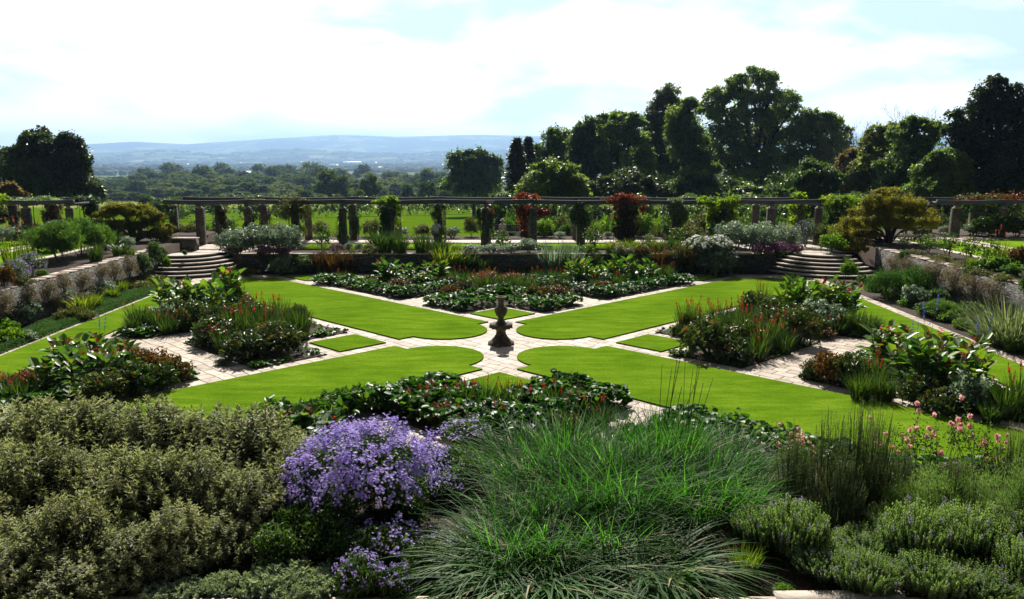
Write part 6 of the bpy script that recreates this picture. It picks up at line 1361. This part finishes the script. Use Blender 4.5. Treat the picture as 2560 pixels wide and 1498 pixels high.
for px, py, wv, hv in [(1900, 1370, 200, 100), (1985, 1395, 220, 110), (2060, 1440, 230, 100), (2170, 1400, 230, 100), (2290, 1420, 240, 120), (2420, 1400, 240, 130), (2540, 1350, 200, 110), (2160, 1480, 220, 70), (2330, 1490, 240, 80), (2450, 1490, 260, 90), (2560, 1470, 200, 120), (1680, 1495, 170, 60), (2240, 1350, 200, 90), (2400, 1360, 200, 90), (2520, 1300, 180, 80), (1610, 1498, 120, 50)]:
    pix('catmint', px, py, wv * 0.86, hv * rp_.uniform(0.8, 1.5), Z2, 'grey-green catmint mound', 'along the front edge on the right')
for px, py, wv, hv in [(700, 1470, 190, 56), (640, 1490, 130, 46), (780, 1495, 140, 46), (560, 1480, 110, 40), (480, 1490, 120, 36), (400, 1500, 120, 34), (830, 1450, 100, 36), (730, 1500, 120, 44)]:
    pix('stachys', px, py, wv, hv, Z2, 'rosette of woolly silver leaves', 'at the bottom edge left of centre')
rows([('matgreen', 1960, 1480, 60, 16), ('strapy', 1860, 1440, 100, 70)], Z2, 'small green tuft', 'on the bare soil at the bottom')
# leaf litter and crumbs of soil
rng = np.random.default_rng(8); n = 5200
P = np.stack([rng.uniform(-7.2, 7.2, n), rng.uniform(8.45, 12.2, n), np.full(n, 2.205)], 1); Nn = nrm(rng.normal(0, 0.35, (n, 3)) + [0, 0, 1])
tag(link('leaf_litter', MB().kites(P, nrm(np.cross(Nn, unit(rng, n))), Nn, rng.uniform(0.015, 0.045, n), 0.018, rng.uniform(0, 1, n)).mesh('leaf_litter', [M['litter'] if 'litter' in M else M['tuft']])), 'dry leaf litter and crumbs scattered on the bare foreground soil', 'leaf litter', kind='stuff')
mb = MB(); x = -9.0; rr = random.Random(3)
while x < 9:
    L = rr.uniform(0.4, 0.8); dy = 0.0 if 2.4 < x < 4.0 else -0.13; mb.box(x + 0.006, x + L - 0.006, 8.24 + dy + rr.uniform(-.015, .015), 8.46 + dy + rr.uniform(-.02, .03), 2.216, 2.26 + rr.uniform(-.006, .006)); x += L
struct('stone_edging', mb, [M['tread']])

# ------------------------------------------------------------------ people and bench
skin_m = noisy('skin', (0.42, 0.24, 0.17), (0.5, 0.3, 0.22), 6, 0.6)
hair_m = noisy('grey_hair', (0.12, 0.11, 0.1), (0.3, 0.28, 0.26), 20, 0.8)
def cloth(name, c): return noisy(name, tuple(a * 0.85 for a in c), c, 8, 0.85)
def skinned(name, nodes, edges, mat, parent, sub=2):
    me = bpy.data.meshes.new(name); me.from_pydata([n[0] for n in nodes], edges, []); me.update(); me.materials.append(mat)
    o = link(name, me, parent); md = o.modifiers.new('skin', 'SKIN')
    me.skin_vertices or None
    if not me.skin_vertices: me.attributes.new
    for i, n in enumerate(nodes):
        sv = me.skin_vertices[0].data[i]; sv.radius = (n[1], n[2] if len(n) > 2 else n[1]); sv.use_root = (i == 0)
    sm = o.modifiers.new('smooth', 'SUBSURF'); sm.levels = sub; sm.render_levels = sub
    return o
def ensure_skin(me):
    import bmesh
    bm = bmesh.new(); bm.from_mesh(me); bm.verts.layers.skin.verify(); bm.to_mesh(me); bm.free()
def person(loc, rz, shirt, trousers, label, sit=False, arms='face', hat=None, hair=True, s=1.0):
    o = empty('person', loc, rz); o.scale = (s, s, s)
    # facing -Y before rotation
    hz_ = 0.5 if sit else 0.95
    Nn = [((0, 0.0, hz_), .15, .11), ((0, 0, hz_ + .18), .14, .105), ((0, 0.01, hz_ + .36), .165, .11), ((0, 0.02, hz_ + .47), .12, .09), ((0, 0.01, hz_ + .56), .055, .055), ((0, -0.01, hz_ + .64), .075, .085), ((0, -0.01, hz_ + .74), .08, .098), ((0, 0, hz_ + .80), .055, .07), ((0, -.115, hz_ + .665), .014, .014)]
    E = [(0, 1), (1, 2), (2, 3), (3, 4), (4, 5), (5, 6), (6, 7), (5, 8)]
    cl = [0, 1, 2, 3]; arms_i = {}
    for sg in (-1, 1):
        sh = len(Nn); up = arms == 'face' and sg == 1
        el = (sg * .27, -.16, hz_ + .24) if up else ((sg * .27, -.04, hz_ + .18) if not sit else (sg * .25, -.08, hz_ + .16))
        wr = (sg * .07, -.24, hz_ + .52) if up else ((sg * .28, -.10, hz_ - .05) if not sit else (sg * .12, -.30, hz_ + .10))
        Nn += [((sg * .19, 0.02, hz_ + .44), .062, .062), (el, .042, .042), (wr, .027, .022)]
        E += [(3, sh), (sh, sh + 1), (sh + 1, sh + 2)]; arms_i[sg] = (sh, sh + 1)
        dv = (Vector(wr) - Vector(el)).normalized(); pl = Vector(wr) + dv * .06; Nn.append((pl[:], .034, .017)); E.append((sh + 2, sh + 3))
        side = dv.cross(Vector((0, 1, 0.2))).normalized()
        for f_, off in enumerate((-.028, -.010, .010, .028)):
            b0 = len(Nn); p1 = pl + dv * .035 + side * off; p2 = p1 + dv * (.045 - .006 * abs(f_ - 1.5)) + Vector((0, -.012, 0))
            Nn += [(p1[:], .0095), (p2[:], .0075)]; E += [(sh + 3, b0), (b0, b0 + 1)]
        b0 = len(Nn); p1 = Vector(wr) + dv * .03 + side * .045; Nn += [(p1[:], .010), ((p1 + dv * .03)[:], .008)]; E += [(sh + 2, b0), (b0, b0 + 1)]
    legs_i = []
    for sg in (-1, 1):
        b0 = len(Nn)
        if sit: L = [((sg * .10, -.05, hz_ - .02), .09), ((sg * .11, -.45, hz_ - .0), .065), ((sg * .11, -.42, .08), .042), ((sg * .11, -.58, .04), .035)]
        else: L = [((sg * .09, 0, hz_ - .10), .095), ((sg * .10, -.02, .50), .062), ((sg * .10, .01, .08), .042), ((sg * .11, -.15, .035), .035)]
        Nn += L; E += [(0, b0), (b0, b0 + 1), (b0 + 1, b0 + 2), (b0 + 2, b0 + 3)]; legs_i.append(b0)
    def mk(nm, nodes, edges, mat):
        me = bpy.data.meshes.new(nm); me.from_pydata([n[0] for n in nodes], edges, []); me.update(); ensure_skin(me); me.materials.append(mat)
        ob = link(nm, me, o); ob.modifiers.new('skin', 'SKIN')
        for i, n in enumerate(nodes):
            sv = me.skin_vertices[0].data[i]; sv.radius = (n[1], n[2] if len(n) > 2 else n[1]); sv.use_root = (i == 0)
        sm = ob.modifiers.new('smooth', 'SUBSURF'); sm.levels = 2; sm.render_levels = 2
        return ob
    mk('body', Nn, E, skin_m)
    k = 1.13
    a1, a2 = arms_i[-1], arms_i[1]
    def mid(i, j, t_): return tuple(Nn[i][0][c] * (1 - t_) + Nn[j][0][c] * t_ for c in range(3))
    T = [((0, 0, hz_ - .03), .165, .125), ((0, 0, hz_ + .18), .158, .12), ((0, .01, hz_ + .36), .185, .125), ((0, .02, hz_ + .48), .13, .10)]
    for ai in (a1, a2): T += [(Nn[ai[0]][0], .075), (mid(ai[0], ai[1], .75), .062)]
    mk('shirt', T, [(0, 1), (1, 2), (2, 3), (3, 4), (4, 5), (3, 6), (6, 7)], cloth('shirt_cloth', shirt))
    T = [((0, 0, hz_ + .02), .16, .12)]; Ed = []
    for b0 in legs_i:
        n0 = len(T); T += [(Nn[b0][0], .105), (Nn[b0 + 1][0], .075), (mid(b0 + 1, b0 + 2, .93), .058)]; Ed += [(0, n0), (n0, n0 + 1), (n0 + 1, n0 + 2)]
    mk('trousers', T, Ed, cloth('trouser_cloth', trousers))
    if hair:
        mk('hair', [((0, .03, hz_ + .72), .075, .085), ((0, .015, hz_ + .80), .072, .08)], [(0, 1)], hair_m)
    if hat:
        zt = hz_ + .79
        link('hat', MB().lathe([(0.17, 0), (0.165, .012), (.10, .03), (.095, .10), (.06, .13), (0.01, .135)], (0, 0, zt - .02), 16).mesh('hat', [cloth('hat_cloth', hat)]), o)
    tag(o, label, 'person'); return o
x, y = at(1094, 590, 53.9)[0], 53.9
person((x, y - 0.9, ZN), 0, (0.72, 0.82, 0.95), (0.05, 0.06, 0.09), 'person in pale blue shirt raising a hand to the face by an ivy pillar', hair=False)
xb = at(1256, 590, 58.6)[0]
person((xb, 58.5, ZN), 0.1, (0.55, 0.56, 0.58), (0.08, 0.09, 0.12), 'seated person in white top and white hat between two pillars', sit=True, arms='down', hat=(0.75, 0.75, 0.72))
ben = empty('garden_bench', (at(1285, 590, 58.7)[0], 58.62, ZN))
bm_ = noisy('bench_wood', (0.03, 0.035, 0.045), (0.06, 0.07, 0.085), 6, 0.7)
link('seat', MB().box(-1.5, 1.5, -.22, -.10, .42, .45).box(-1.5, 1.5, -.07, .05, .42, .45).box(-1.5, 1.5, .08, .20, .42, .45).mesh('seat', [bm_]), ben)
mb = MB().box(-1.5, 1.5, .21, .25, .86, .94).box(-1.5, 1.5, .21, .25, .50, .56)
for i in range(22): mb.box(-1.45 + i * .135, -1.40 + i * .135, .22, .24, .56, .86)
link('backrest', mb.mesh('backrest', [bm_]), ben)
for sx_ in (-1.46, 1.46):
    for sy_ in (-.2, .21): link('leg', MB().box(sx_ - .035, sx_ + .035, sy_ - .03, sy_ + .03, 0, .42).mesh('leg', [bm_]), ben)
    link('armrest', MB().box(sx_ - .04, sx_ + .04, -.22, .2, .62, .66).box(sx_ - .03, sx_ + .03, -.2, -.14, .452, .62).mesh('armrest', [bm_]), ben)
tag(ben, 'dark wooden garden bench behind the pergola beside the seated person', 'bench')
person((at(2230, 570, 56)[0], 56, ZS), 0.3, (0.45, 0.5, 0.62), (0.05, 0.05, 0.06), 'person in light blue top half hidden behind the right maple', arms='down', s=0.95)
person((at(2262, 570, 55.5)[0], 55.5, ZS), -0.2, (0.04, 0.04, 0.05), (0.03, 0.03, 0.035), 'person in dark clothes and white hat behind the right maple', arms='down', hat=(0.7, 0.7, 0.7))
flush()
